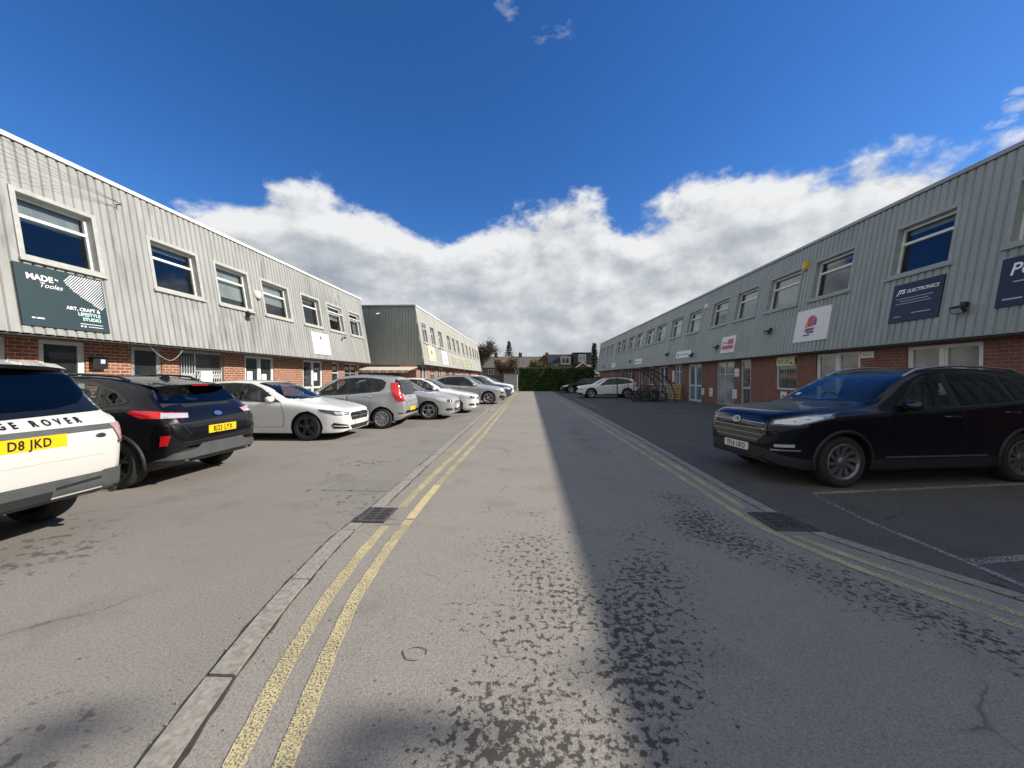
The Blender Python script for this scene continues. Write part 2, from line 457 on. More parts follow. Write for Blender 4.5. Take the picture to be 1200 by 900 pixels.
# ------------------------------------------------------------------ the setting: ground, road, kerbs, markings
def sheet(name, x0, x1, y0, y1, z, m, nx=1, ny=1):
    b = MB()
    for i in range(nx):
        for j in range(ny):
            xa = x0+(x1-x0)*i/nx; xb = x0+(x1-x0)*(i+1)/nx; ya = y0+(y1-y0)*j/ny; yb = y0+(y1-y0)*(j+1)/ny
            b.add([(xa,ya,z),(xb,ya,z),(xb,yb,z),(xa,yb,z)], [(0,1,2,3)])
    return tag(b.build(name, m), kind='structure')
sheet('ground', -900, 900, -300, 1500, -.03, M['earth'])

KL = pchip([(-6,.35),(0,-1.13),(1.39,-1.5),(1.84,-1.61),(2.62,-1.75),(3.7,-1.85),(4.5,-1.83),(6.6,-1.87),(8.3,-1.89),(15,-1.98),(45,-2.0)])
KR = pchip([(-6,8.2),(0,4.95),(1.5,4.05),(2.72,3.3),(2.94,3.17),(3.41,2.9),(3.8,2.72),(4.35,2.63),(5.3,2.6),(9,2.64),(17,2.6),(25,2.5),(35,2.35),(45,2.3)])
YLO = pchip([(-6,.85),(0,-.78),(1.41,-1.14),(1.82,-1.245),(2.6,-1.38),(3.57,-1.45),(5.1,-1.48),(8,-1.44),(10.5,-1.42),(17,-1.42),(36,-1.5),(45,-1.5)])
YLI = pchip([(-6,1.05),(0,-.59),(1.41,-.945),(1.83,-1.045),(2.62,-1.19),(3.5,-1.25),(5.0,-1.28),(10,-1.21),(17,-1.22),(27,-1.28),(45,-1.3)])
YRO = pchip([(-6,8.3),(0,4.6),(1.5,3.72),(2.54,3.1),(2.8,2.94),(3.12,2.77),(3.49,2.59),(3.81,2.48),(4.5,2.45),(7.3,2.46),(9.8,2.44),(17,2.3),(25,2.12),(34,1.95)])
YRI = pchip([(-6,8.1),(0,4.4),(1.5,3.5),(2.42,2.94),(2.73,2.77),(3.02,2.61),(3.3,2.49),(3.67,2.37),(4.0,2.3),(4.6,2.27),(7,2.25),(12.5,2.17),(17,2.09),(25,1.92),(34,1.75)])
ys = [-6+.25*i for i in range(64)] + [10+.7*i for i in range(49)]

def ribbon(fa, fb, ylist, z):
    b = MB()
    for i in range(len(ylist)-1):
        a, c = ylist[i], ylist[i+1]
        b.add([(fa(a),a,z),(fb(a),a,z),(fb(c),c,z),(fa(c),c,z)], [(0,1,2,3)])
    return b
tag(ribbon(lambda y: -24, lambda y: KL(y)+.05, ys, 0.0).build('parking_area', M['park']), kind='structure')
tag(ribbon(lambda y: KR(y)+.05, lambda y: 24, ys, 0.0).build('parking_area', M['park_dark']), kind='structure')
tag(ribbon(lambda y: KL(y)+.04, lambda y: KR(y)+.06, ys, .002).build('road', M['road']), kind='structure')
sheet('yard', -24, 24, 43.6, 62, 0.0, M['park'])

J = lambda y: .006+.016*abs(math.sin(y*5.1)*math.cos(y*12.3+1))+.006*abs(math.sin(y*31))
ys2 = [-3+.05*i for i in range(260)] + [10+.7*i for i in range(49)]
def kerb(f, w, gaps):
    b = MB(); j = MB()
    for i in range(-6, 48):
        y0 = i*.915; y1 = y0+.90; rnd = random.uniform(-.008, .008)
        pieces = [(y0, y1)]
        for g0, g1 in gaps:
            q = []
            for a, c in pieces:
                if c <= g0 or a >= g1: q.append((a, c)); continue
                if a < g0: q.append((a, g0))
                if c > g1: q.append((g1, c))
            pieces = q
        for a, c in pieces:
            if c-a < .05: continue
            n = 4; z = .013+random.uniform(-.003, .004)
            for k in range(n):
                p, q = a+(c-a)*k/n, a+(c-a)*(k+1)/n
                x0, x1, x2, x3 = f(p)+rnd, f(p)+w+rnd, f(q)+w+rnd, f(q)+rnd
                b.add([(x0,p,0),(x1,p,0),(x2,q,0),(x3,q,0),(x0,p,z),(x1,p,z),(x2,q,z),(x3,q,z)], [(4,5,6,7),(0,4,7,3),(1,2,6,5)] + ([(0,1,5,4)] if k == 0 else []) + ([(3,7,6,2)] if k == n-1 else []))
    for i in range(len(ys2)-1):
        a, c = ys2[i], ys2[i+1]; e = J(a); e2 = J(c)
        j.add([(f(a)-e,a,.0055),(f(a)+w+e,a,.0055),(f(c)+w+e2,c,.0055),(f(c)-e2,c,.0055)], [(0,1,2,3)])
    tag(b.build('kerb', M['kerb']), kind='structure')
    tag(j.build('kerb_joint', M['joint']), kind='structure')
kerb(KL, .135, [(3.84, 4.3)])
kerb(KR, .13, [(3.82, 4.36)])

def line_strip(name, f, w, y0, y1, m, z=.0078, wob=.003):
    n = max(2, int((y1-y0)/.12)); b = MB()
    e = lambda y: wob*(math.sin(y*9.1)+math.sin(y*23.7+1))
    for i in range(n):
        a, c = y0+(y1-y0)*i/n, y0+(y1-y0)*(i+1)/n
        b.add([(f(a)-w/2+e(a),a,z),(f(a)+w/2+e(a*1.3),a,z),(f(c)+w/2+e(c*1.3),c,z),(f(c)-w/2+e(c),c,z)], [(0,1,2,3)])
    return tag(b.build(name, m), kind='structure')
line_strip('yellow_line', YLO, .09, -3, 3.78, M['yellow'])
line_strip('yellow_line', YLO, .09, 4.32, 41, M['yellow'])
line_strip('yellow_line', YLI, .09, -3, 3.95, M['yellow'])
line_strip('yellow_line', YLI, .1, 3.98, 5.3, M['yellow_fresh'])
line_strip('yellow_line', YLI, .085, 5.33, 41, M['yellow'])
line_strip('yellow_line', YRO, .09, -3, 3.72, M['yellow'])
line_strip('yellow_line', YRO, .09, 4.5, 27, M['yellow'])
line_strip('yellow_line', YRI, .09, -3, 27, M['yellow'])

def bay_line(x0, y0, x1, y1, w, m):
    d = Vector((x1-x0, y1-y0, 0)); n = Vector((-d.y, d.x, 0)).normalized()*w/2
    b = MB(); a = Vector((x0,y0,.0045)); c = Vector((x1,y1,.0045))
    b.add([a-n, c-n, c+n, a+n], [(0,1,2,3)])
    return tag(b.build('bay_line', m), kind='structure')
bay_line(3.56, 2.7, 3.52, 4.2, .06, M['white_line'])
bay_line(3.52, 4.2, 3.63, 5.1, .05, M['white_faint'])
bay_line(3.66, 5.12, 10.2, 6.3, .085, M['white_line'])
bay_line(3.57, 3.27, 8.5, 4.1, .09, M['white_line'])
bay_line(3.36, 17.75, 3.1, 36, .09, M['white_line'])
bay_line(3.45, 17.7, 10.2, 18.1, .09, M['white_line'])
bay_line(4.6, 15.2, 10.2, 15.5, .08, M['white_faint'])
bay_line(4.6, 20.3, 10.2, 20.6, .08, M['white_line'])
bay_line(4.6, 22.9, 10.2, 23.1, .08, M['white_faint'])
bay_line(4.6, 12.7, 10.2, 13.0, .08, M['white_faint'])
for yy in (13.1, 15.35, 17.9, 20.2, 23.6, 26.8):
    bay_line(-6.9, yy-.05, -2.2, yy+.1, .075, M['white_faint'])
bay_line(-2.1, 17.9, -1.62, 17.95, .5, M['yellow'])

tag(ribbon(lambda y: -2.75, lambda y: KL(y)-.02, [4.95+.06*i for i in range(10)], .004).build('asphalt_patch', M['park_dark2']), kind='structure')
rg = random.Random(2); b = MB()
for i in range(520):
    y = rg.uniform(1.2, 7); side = rg.random()
    x = (KL(y)+rg.gauss(.05, .12)) if side < .45 else (rg.uniform(-5, 3.4))
    q = rg.uniform(.0025, .006); b.ball((x, y, .006), q*rg.uniform(.8,1.6), q, q*.6, 5, 3)
tag(b.build('grit', M['grit']), kind='stuff')
# drain grates: frame and bars over a pit
def drain(x0, x1, y0, y1, label):
    t = thing('drain_grate', label, 'drain grate', (x0, y0, .004), 0)
    w, d = x1-x0, y1-y0
    f = MB(); e = .028
    for a in ((0,w,0,e),(0,w,d-e,d),(0,e,e,d-e),(w-e,w,e,d-e)): f.box(*a, 0, .016)
    f.build('frame', M['iron'], t)
    g = MB(); n = 7
    for i in range(n):
        y = e+(d-2*e)*(i+.5)/n
        g.box(e, w-e, y-.015, y+.015, .004, .013)
    g.box(w*.5-.01, w*.5+.01, e, d-e, .0035, .0125)
    g.build('bars', M['iron'], t)
    p = MB(); p.box(e, w-e, e, d-e, .0012, .0025); p.build('pit', M['drain_dark'], t)
    return t
drain(-1.79, -1.5, 3.86, 4.28, 'cast iron drain grate in the sunlit kerb line beside the left yellow lines')
drain(2.4, 2.76, 3.84, 4.33, 'cast iron drain grate in the shaded kerb line on the right of the road')

# ------------------------------------------------------------------ buildings
class Facade:
    """inclined ribbed cladding over a recessed brick ground floor; sgn=-1 left of the road, +1 right"""
    def __init__(s, sgn, xe, xw, zc, zt, k=.16):
        s.sgn, s.xe, s.xw, s.zc, s.zt, s.k = sgn, xe, xw, zc, zt, k
        nn = math.hypot(1, k)
        s.U = Vector((0, -sgn, 0)); s.V = Vector((sgn*k, 0, 1))/nn; s.N = Vector((-sgn, 0, k))/nn
        s.Nw = Vector((-sgn, 0, 0)); s.Z = Vector((0,0,1))
    def P(s, y, z, n=0):
        return Vector((s.sgn*(s.xe+s.k*(z-s.zc)), y, z)) + s.N*n
    def W(s, y, z, n=0):
        return Vector((s.sgn*s.xw - s.sgn*n, y, z))

def ribbed(P, a0, a1, z0, z1, holes=(), pitch=.19, depth=.034):
    b = MB(); pts = []; a = a0
    prof = [(0,0),(.13,0),(.24,1),(.89,1),(1.0,0)]
    while a < a1:
        for i in range(4):
            pts.append((a+prof[i][0]*pitch, prof[i][1]*depth))
        a += pitch
    pts.append((a, 0))
    cuts = sorted(set([h for hh in holes for h in hh[:2]]))
    out = []
    for i in range(len(pts)-1):
        (p, n0), (q, n1) = pts[i], pts[i+1]
        if p >= a1: break
        if q > a1: n1 = n0+(n1-n0)*(a1-p)/(q-p); q = a1
        seg = [p]+[c for c in cuts if p < c < q]+[q]
        for j in range(len(seg)-1):
            out.append((seg[j], seg[j+1], n0+(n1-n0)*(seg[j]-p)/(q-p), n0+(n1-n0)*(seg[j+1]-p)/(q-p)))
    for (p, q, n0, n1) in out:
        mid = (p+q)/2; hs = [h for h in holes if h[0] < mid < h[1]]
        zz = [(z0, z1)]
        if hs: zz = [(z0, hs[0][2]), (hs[0][3], z1)]
        for (u, v) in zz:
            va = v(p) if callable(v) else v; vb = v(q) if callable(v) else v
            if va <= u and vb <= u: continue
            b.add([P(p,u,n0), P(q,u,n1), P(q,max(u,vb),n1), P(p,max(u,va),n0)], [(0,1,2,3)])
    return b

AL, UP, PD, PM, PB, PP, PF = M['alu'], M['upvc'], M['pane_dark'], M['pane_mid'], M['pane_blue'], M['pane_pale'], M['pane_frost']
WR = random.Random(17)
def upper_window(F, root, ya, yb, za, zb, trim, pane, open_top=False):
    w, h = yb-ya, (zb-za)*math.hypot(1, F.k)
    o = F.P(yb if F.sgn > 0 else ya, za, 0); U, V, Nn = F.U, F.V, F.N
    b = MB(); t = .075
    b.obox(o,U,V,Nn, -.02, t, -.02, h+.02, -.2, .05)
    b.obox(o,U,V,Nn, w-t, w+.02, -.02, h+.02, -.2, .05)
    b.obox(o,U,V,Nn, t, w-t, h-t, h+.02, -.2, .048)
    b.obox(o,U,V,Nn, t, w-t, -.02, t, -.2, .048)
    f = .05; tr = h-(h*.34)
    b.obox(o,U,V,Nn, t, t+f, t, h-t, -.18, -.115, 1)
    b.obox(o,U,V,Nn, w-t-f, w-t, t, h-t, -.18, -.115, 1)
    b.obox(o,U,V,Nn, t+f, w-t-f, t, t+f, -.18, -.117, 1)
    b.obox(o,U,V,Nn, t+f, w-t-f, h-t-f, h-t, -.18, -.117, 1)
    b.obox(o,U,V,Nn, t+f, w-t-f, tr-.035, tr+.035, -.18, -.113, 1)
    if open_top:
        hh = h-t-f; c = o+V*(hh)+Nn*(-.09)
        V2 = (V*-.94+Nn*.34).normalized(); N2 = U.cross(V2)
        b.obox(c, U, V2, N2, t+f*.6, w-t-f*.6, 0, .06, -.02, .02, 1)
        b.obox(c, U, V2, N2, t+f*.6, w-t-f*.6, hh-tr-.05, hh-tr+.01, -.02, .02, 1)
        for u in (t+f*.6, w-t-f*.6-.05): b.obox(c, U, V2, N2, u, u+.05, .06, hh-tr-.05, -.019, .019, 1)
    win = b.build('window', [trim, M['upvc']], root)
    s = MB(); s.obox(o,U,V,Nn, -.05, w+.05, -.075, -.022, -.03, .10); s.build('sill', trim, win)
    p = MB()
    for (v0, v1) in ((t+f-.01, tr-.03), (tr+.03, h-t-f+.01)):
        p.obox(o,U,V,Nn, t+f-.01, w-t-f+.01, v0, v1, -.165, -.145)
    p.build('pane', M['win_glass'], win)
    rb = WR.random(); bl = MB(); vt, vb = h-t-f, t+f
    if pane in (PP, PM) or rb < .3:
        lo = vb if (pane is PP and rb < .75) else vb+(vt-vb)*WR.uniform(.15, .8)
        bl.obox(o,U,V,Nn, t+f-.03, w-t-f+.03, lo, vt+.03, -.27, -.26)
    elif rb < .65:
        k = 5 if rb < .5 else 4
        for q in range(k):
            u = (w-t-f-.09*(q+1)) if F.sgn < 0 else (t+f+.09*q)
            bl.obox(o,U,V,Nn, u, u+.075, vb-.05, vt+.03, -.285+.012*(q % 2), -.275+.012*(q % 2))
    else:
        bl.obox(o,U,V,Nn, t+f-.03, w-t-f+.03, vt-.1, vt+.03, -.27, -.26)
    bl.build('blind', M['blind'], win)
    return win

def opening(F, root, kind, ya, yb, z0, z1, frame, pane, extra=None):
    """door / window / gate in the brick ground floor"""
    w, h = yb-ya, z1-z0
    o = F.W(yb if F.sgn > 0 else ya, z0, 0); U, V, Nn = F.U, F.Z, F.Nw
    t = .065; b = MB()
    def bar(u0,u1,v0,v1,n1=-.04,mi=0): b.obox(o,U,V,Nn,u0,u1,v0,v1,-.13,n1,mi)
    bar(0,t,0,h); bar(w-t,w,0,h); bar(t,w-t,h-t,h,-.042)
    leaves = [(t, w-t)]
    if w > 1.25:
        c = w/2; bar(c-.04,c+.04,0,h-t,-.041); leaves = [(t, c-.04), (c+.04, w-t)]
    panes = []
    for (u0, u1) in leaves:
        if kind == 'door':
            bar(u0,u1,0,.14,-.043); bar(u0,u1,.95,1.05,-.043)
            s = .06
            bar(u0,u0+s,.14,h-t,-.05); bar(u1-s,u1,.14,h-t,-.05)
            panes += [(u0+s,u1-s,.14,.95),(u0+s,u1-s,1.05,h-t-.02)]
            bar(u0+s,u1-s,h-t-.02,h-t,-.05)
        else:
            bar(u0,u1,0,.05,-.03)
            if h > 1.2: bar(u0,u1,h*.7,h*.7+.05,-.043); panes += [(u0,u1,.05,h*.7),(u0,u1,h*.7+.05,h-t)]
            else: panes += [(u0,u1,.05,h-t)]
    nm = 'door' if kind == 'door' else 'window'
    d = b.build(nm, frame, root)
    p = MB()
    for q in panes: p.obox(o,U,V,Nn,q[0],q[1],q[2],q[3],-.11,-.085)
    p.build('pane', pane, d)
    if kind == 'door':
        hn = MB(); u = leaves[0][1]-.03 if len(leaves) > 1 else leaves[0][1]-.03
        hn.obox(o,U,V,Nn,u-.015,u+.015,.98,1.14,-.05,-.02); hn.obox(o,U,V,Nn,u-.11,u+.015,1.06,1.08,-.02,.005)
        hn.build('handle', M['alu'], d)
    if extra == 'papers' or extra == 'paper1':
        n = 0
        for (u0, u1) in (leaves if extra == 'papers' else leaves[-1:]):
            pp = MB(); pp.obox(o,U,V,Nn,u0+.15,u0+.45,1.35-n*.1,1.75-n*.1,-.084,-.082); n += 1
            pp.build('notice', M['paper'], d)
    if extra == 'blind':
        bl = MB(); q = panes[0]; m = int((q[1]-q[0])/.1)
        for i in range(m):
            u = q[0]+(i+.5)*(q[1]-q[0])/m; bl.obox(o,U,V,Nn,u-.02,u+.012,q[2],q[3],-.084,-.08)
        bl.build('vertical_blind', M['pane_pale'], d)
    return d

def gate(F, root, ya, yb, z0, z1):
    """white folding scissor gate in front of a glazed door"""
    w, h = yb-ya, z1-z0; o = F.W(ya, z0, 0); U, V, Nn = F.U, F.Z, F.Nw
    b = MB(); t = .06
    for (u0,u1,v0,v1) in ((0,t,0,h),(w-t,w,0,h),(t,w-t,h-t,h),(w*.34,w*.34+.05,0,h-t),(w*.34+.05,w-t,h*.72,h*.72+.05)): b.obox(o,U,V,Nn,u0,u1,v0,v1,-.13,-.05+u0*.001)
    d = b.build('door', M['alu'], root)
    p = MB(); p.obox(o,U,V,Nn,t,w-t,0,h-t,-.12,-.10); p.build('pane', M['pane_mid'], d)
    g = MB()
    def rod(u0,v0,u1,v1,n): g.tube([o+U*u0+V*v0+Nn*n, o+U*u1+V*v1+Nn*n], .009, 5)
    for (u0, u1, vt, n) in ((t+.03, w*.34-.02, h*.93, 5), (w*.34+.08, w-t-.03, h*.70, 10)):
        s = (u1-u0)/n
        for i in range(n+1): rod(u0+i*s, .05, u0+i*s, vt, -.02)
        for v in (.35, .95, 1.45):
            for i in range(n):
                rod(u0+i*s, v, u0+(i+1)*s, v+.24, -.012); rod(u0+(i+1)*s, v, u0+i*s, v+.24, -.03)
    g.build('folding_gate', M['white_plastic'], root, 40)
    q = MB(); q.obox(o,U,V,Nn,w*.45,w*.72,1.15,1.72,.0,.004); q.build('notice', M['paper'], root)

def brick_wall(F, root, y0, y1, ops, m, top):
    b = MB(); y = y0
    def seg(ya, yb, za, zb): 
        x0, x1 = sorted((F.sgn*F.xw, F.sgn*(F.xw+.22)))
        b.box(x0, x1, ya, yb, za, zb)
    for (ya, yb, za, zb) in sorted(ops):
        if ya > y: seg(y, ya, 0, top)
        if za > .02: seg(ya, yb, 0, za)
        if zb < top-.02: seg(ya, yb, zb, top)
        y = yb
    if y < y1: seg(y, y1, 0, top)
    return b.build('brick_wall', m, root)

def shell(F, root, y0, y1, depth, coping, felt, clad, gable=True):
    sg = F.sgn; xt = F.xe+F.k*(F.zt-F.zc)
    def bx(b, xa, xb, *r): 
        a, c = sorted((sg*xa, sg*xb)); b.box(a, c, *r)
    s = MB(); bx(s, F.xe+.03, F.xw, y0, y1, F.zc-.03, F.zc+.0); bx(s, F.xe+.02, F.xe+.12, y0, y1, F.zc-.045, F.zc-.002)
    s.build('soffit', M['soffit'], root)
    c = MB(); bx(c, xt-.075, xt+.22, y0-.03, y1+.03, F.zt+.02, F.zt+.115)
    c.build('coping', coping, root)
    c = MB(); bx(c, xt+.004, xt+.2, y0, y1, F.zt-.05, F.zt+.019); c.build('eaves_shade_strip', M['soffit'], root)  # dark strip standing in for the shade under the coping
    r = MB(); bx(r, xt+.22, xt+depth, y0, y1, F.zt-.25, F.zt-.05); r.build('roof', felt, root)
    g = MB()
    for yy, w in ((y0, -.0), (y1, .0)):
        A = F.P(yy, F.zc, -.02); B = F.P(yy, F.zt, -.02)
        xb = sg*(xt+depth)
        vs = [A, Vector((xb, yy, F.zc)), Vector((xb, yy, F.zt)), B]
        g.add([Vector((v.x, yy+(.01 if yy == y0 else -.01), v.z)) for v in vs], [(0,1,2,3)])
        g.add([(sg*F.xw, yy+(.012 if yy == y0 else -.012), 0), (xb, yy+(.012 if yy == y0 else -.012), 0), (xb, yy+(.012 if yy == y0 else -.012), F.zc), (sg*F.xw, yy+(.012 if yy == y0 else -.012), F.zc)], [(0,1,2,3)], 1)
    g.add([(sg*(xt+depth), y0, 0), (sg*(xt+depth), y1, 0), (sg*(xt+depth), y1, F.zt), (sg*(xt+depth), y0, F.zt)], [(0,1,2,3)], 1)
    g.build('end_wall', [clad, M['brick_x']], root)

def row_build(F, root, y0, y1, wins, zw, ops0, cladm, brickm, trim, panes, coping, depth=12, seed=1, opened=()):
    kf = 11.05/10.85 if F.xw > 11 else 1.0
    ops = [(o[0], o[1]*kf, o[2]*kf)+tuple(o[3:]) for o in ops0]
    holes = [(a, c, zw[0], zw[1]) for (a, c) in wins]
    ribbed(F.P, y0, y1, F.zc, F.zt, holes).build('cladding', cladm, root)
    for i, (a, c) in enumerate(wins):
        upper_window(F, root, a, c, zw[0], zw[1], trim, panes[i % len(panes)], i in opened)
    top = F.zc-.03
    brick_wall(F, root, y0, y1, [(o[1], o[2], o[3], o[4]) for o in ops], brickm, top)
    for o in ops:
        if o[0] == 'gate': gate(F, root, o[1], o[2], o[3], o[4])
        else: opening(F, root, *o)
    shell(F, root, y0, y1, depth, coping, M['felt'], cladm)

# near left unit
FL = Facade(-1, 10.3, 11.05, 2.415, 6.5)
bl = thing('industrial_unit', 'two storey unit with sunlit pale ribbed cladding over red brick, nearest on the left', 'building', (0,0,0))
FLK = 11.05/10.85
row_build(FL, bl, -6, 24.4, [(-2.5,-1.0),(1.0,2.5),(4.4,5.9),(7.5,9.05),(10.34,11.97),(12.59,14.19),(14.85,16.61),(17.51,19.13),(19.79,21.5),(22.2,23.8)], (4.0, 5.47),
  [('door',1.0,2.8,0,2.36,UP,PD),('window',5.6,7.48,.9,2.36,UP,PD),('door',8.0,8.9,0,2.36,UP,PD),('door',9.98,10.85,0,2.36,AL,PD),('gate',11.41,13.13,0,2.36),('door',14.15,15.81,0,2.36,UP,PD,'papers'),
   ('door',17.9,19.64,0,2.36,UP,PD,'paper1'),('window',20.6,21.35,.3,2.36,UP,PD),('window',22.05,23.6,.3,2.36,AL,PD)],
  M['clad_pale'], M['brick'], M['trim_cream'], [PD,PD,PD,PD,PD,PM,PM,PD,PD,PD], M['coping_white'], 11, 3, (8, 9))
# far left unit, standing forward, with a grey ribbed end wall
FB = Facade(-1, 7.3, 7.85, 2.415, 6.42)
bb = thing('industrial_unit', 'two storey unit with a dark grey ribbed end wall, far on the left', 'building', (0,0,0))
wb2 = [(26.95,28.2),(29.3,30.6),(31.9,33.3),(35.26,36.7),(37.6,38.9),(39.81,41.2),(42.82,44.2),(45.7,46.9),(48.29,49.4),(51,52.1),(53,54.1),(55.1,56.3)]
row_build(FB, bb, 26.3, 57.6, wb2, (4.0, 5.5),
  [('door',27.2,28.9,0,2.36,UP,PM),('window',30,31.4,.5,2.36,UP,PD),('door',32.6,34.2,0,2.36,UP,PM),('window',35.5,37.2,.5,2.36,AL,PD),('door',38.5,40,0,2.36,AL,PD),('window',41.2,43,.5,2.36,UP,PD),('door',45,46.6,0,2.36,UP,PM),('window',49,50.6,.5,2.36,AL,PD)],
  M['clad_cream'], M['brick'], M['trim_cream'], [PM,PM,PM,PM], M['coping_white'], 13, 5, (0,))
gx = lambda x: min(FB.zt, FB.zc+(-FB.xe-x)/FB.k)
ribbed(lambda x, z, n: Vector((x, 26.27-n, z)), -19.0, -FB.xe, FB.zc-.05, gx, (), .2).build('end_cladding', M['clad_gable'], bb)
g = MB(); g.box(-19, -7.9, 26.1, 26.29, FB.zt+.0, FB.zt+.1); g.build('end_coping', M['clad_gable'], bb)
g = MB(); g.box(-12.5, -11.3, 26.2, 26.3, 0, 2.3); g.build('brick_pier', M['brick_x'], bb)
g = MB(); g.box(-9.0, -7.86, 26.2, 26.3, 0, 2.4); g.build('brick_pier', M['brick_x'], bb)
g = MB(); g.box(-11.3, -9.0, 26.24, 26.3, 0, 2.4); g.build('roller_shutter', M['soffit'], bb)
# right unit, in shade
FR = Facade(1, 9.9, 10.35, 2.415, 6.43)
br = thing('industrial_unit', 'long two storey unit with shaded grey ribbed cladding over brown brick, right of the road', 'building', (0,0,0))
wr_ = [(-4.6,-3.2),(-1.8,-.4),(1.2,2.6),(4.1,5.5),(7.3,8.75),(9.81,11.46),(12.76,14.54),(15.16,17.16),(17.91,19.79),(20.45,22.33),(23.63,25.6),(26.48,28.6),(29.57,31.9),(32.5,34.6),(35.74,37.9),(38.63,40.7),(41.85,43.6),(44.2,46.2),(47.98,49.5),(50.53,52.2),(53.38,55.0),(56.0,57.2)]
row_build(FR, br, -9, 57.8, wr_, (4.28, 5.72),
  [('door',5.3,7.3,0,2.3,UP,PF),('door',9.28,11.07,0,2.33,UP,PF,'paper1'),('door',12.55,14.41,0,2.33,UP,PF),('window',15.43,16.67,1.02,2.36,UP,PD,'blind'),('door',18.52,19.4,0,2.36,AL,M['pane_mid']),
   ('window',19.99,21.87,.06,2.33,AL,PP),('door',23.7,25.61,0,2.36,UP,M['pane_teal']),('window',26.63,27.9,.8,2.36,UP,M['pane_teal']),('door',29.4,31.2,0,2.36,UP,PM),('window',32.5,34,.9,2.36,UP,PD),
   ('door',35.5,37.2,0,2.36,AL,PM),('window',39,41,.9,2.36,UP,PD),('door',43,45,0,2.36,AL,PD),('window',48,50,.9,2.36,UP,PD)],
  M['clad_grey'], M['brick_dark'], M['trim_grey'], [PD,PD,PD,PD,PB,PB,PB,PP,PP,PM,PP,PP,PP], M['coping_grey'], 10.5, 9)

# ------------------------------------------------------------------ signs, alarms, lamps on the fronts
def put2d(mb, m2, o, U, V, Nn, u, v, n, mi=0):
    b = [Vector(o)+U*(u+p[0])+V*(v+p[1])+Nn*n for p in m2[0]]
    mb.add(b, m2[1], mi)

def sign(F, label, ya, yb, z0, z1, panel, texts=(), bars=(), polys=(), name='shop_sign', wall=False, group=None):
    """texts: (string, size, u, v, material key, align, shear, bold); bars: (u0,u1,v0,v1,mat); polys: (2-D points, mat)"""
    t = thing(name, label, 'sign', group=group)
    U, V, Nn = (F.U, F.Z, F.Nw) if wall else (F.U, F.V, F.N)
    y = yb if F.sgn > 0 else ya
    o = (F.W(y, z0, .003) if wall else F.P(y, z0, .036)); t.location = o
    w, h = yb-ya, (z1-z0)*(1 if wall else math.hypot(1, F.k)); z = Vector((0,0,0))
    b = MB(); b.obox(z,U,V,Nn,0,w,0,h,0,.03); b.build('panel', panel, t)
    groups = {}
    for (s, size, u, v, mk, al, sh, bo) in texts:
        put2d(groups.setdefault(mk, MB()), text2d(s, size, al, sh, bo), z, U, V, Nn, u, v, .034)
    for (u0,u1,v0,v1,mk) in bars:
        groups.setdefault(mk, MB()).obox(z,U,V,Nn,u0,u1,v0,v1,.0305,.033)
    for (pts, mk) in polys:
        mb = groups.setdefault(mk, MB())
        mb.add([z+U*p[0]+V*p[1]+Nn*.0335 for p in pts], [tuple(range(len(pts)))])
    for mk, mb in groups.items():
        o2 = mb.build('lettering', M[mk], t)
    return t

for nm, c in dict(sg_teal=(.018,.043,.05), sg_navy=(.012,.02,.05), sg_white=(.78,.78,.77), sg_ink=(.9,.9,.9), sg_grey=(.3,.3,.3), sg_red=(.55,.05,.04), sg_pink=(.5,.09,.14), sg_blue=(.08,.1,.3), sg_orange=(.7,.35,.05),
                  sg_yel=(.68,.66,.36), sg_cream=(.72,.67,.45), sg_dim=(.45,.5,.58), sg_black=(.03,.03,.03), sg_gold=(.35,.27,.1), sg_purple=(.2,.08,.2), sg_mint=(.6,.85,.78), sg_ylw2=(.62,.6,.38)).items():
    M[nm] = simple(nm, c, .5, var=.05)

# green studio sign on the left
stripes = []
for i in range(22):
    # diagonal stripes inside the corner sweep: clip each stripe to the curve
    u0 = .70+i*.055
    pts = []
    for s in range(0, 41):
        q = s/40*1.0; u = u0+q*.72-.42; v = 1.29-(1-q)*.80
        curve = 1.29-.80*max(0, (u-.72)/.88)**.55 if u > .72 else 9
        if u < 1.6 and v < 1.285 and v > curve: pts.append((u, v))
    if len(pts) > 2:
        (a, b_), (c, d) = pts[0], pts[-1]
        stripes.append(([(a,b_),(a+.024,b_),(c+.024,d),(c,d)], 'sg_ink'))
stripes = [([(min(p[0], 1.605), p[1]) for p in s[0]], s[1]) for s in stripes]
sign(FL, 'dark green studio sign with white lettering and a striped corner, on pale left cladding', 7.33, 8.95, 2.57, 3.86, M['sg_teal'],
  [('MADE', .17, .17, 1.0, 'sg_ink', 'LEFT', 0, .006), ('by', .07, .66, 1.06, 'sg_ink', 'LEFT', 0, .001), ('Tooles', .15, .36, .86, 'sg_ink', 'LEFT', .35, 0),
   ('ART, CRAFT &', .105, 1.46, .46, 'sg_ink', 'RIGHT', 0, .003), ('LIFESTYLE', .105, 1.46, .35, 'sg_mint', 'RIGHT', 0, .003), ('STUDIO', .105, 1.46, .24, 'sg_mint', 'RIGHT', 0, .003)],
  [(.16,.22,.16,.185,'sg_ink'),(.24,.37,.16,.185,'sg_ink'),(1.02,1.48,.155,.167,'sg_ink'),(1.02,1.06,.085,.12,'sg_ink'),(1.09,1.13,.085,.12,'sg_ink'),(1.17,1.48,.095,.107,'sg_ink')], stripes)
def crest(cx, cy, s, mk):
    return [([(cx+s*math.cos(a)*(1 if i % 2 else .55), cy+s*math.sin(a)*(1 if i % 2 else .55)) for i, a in enumerate([2*PI*k/16 for k in range(16)])], mk)]
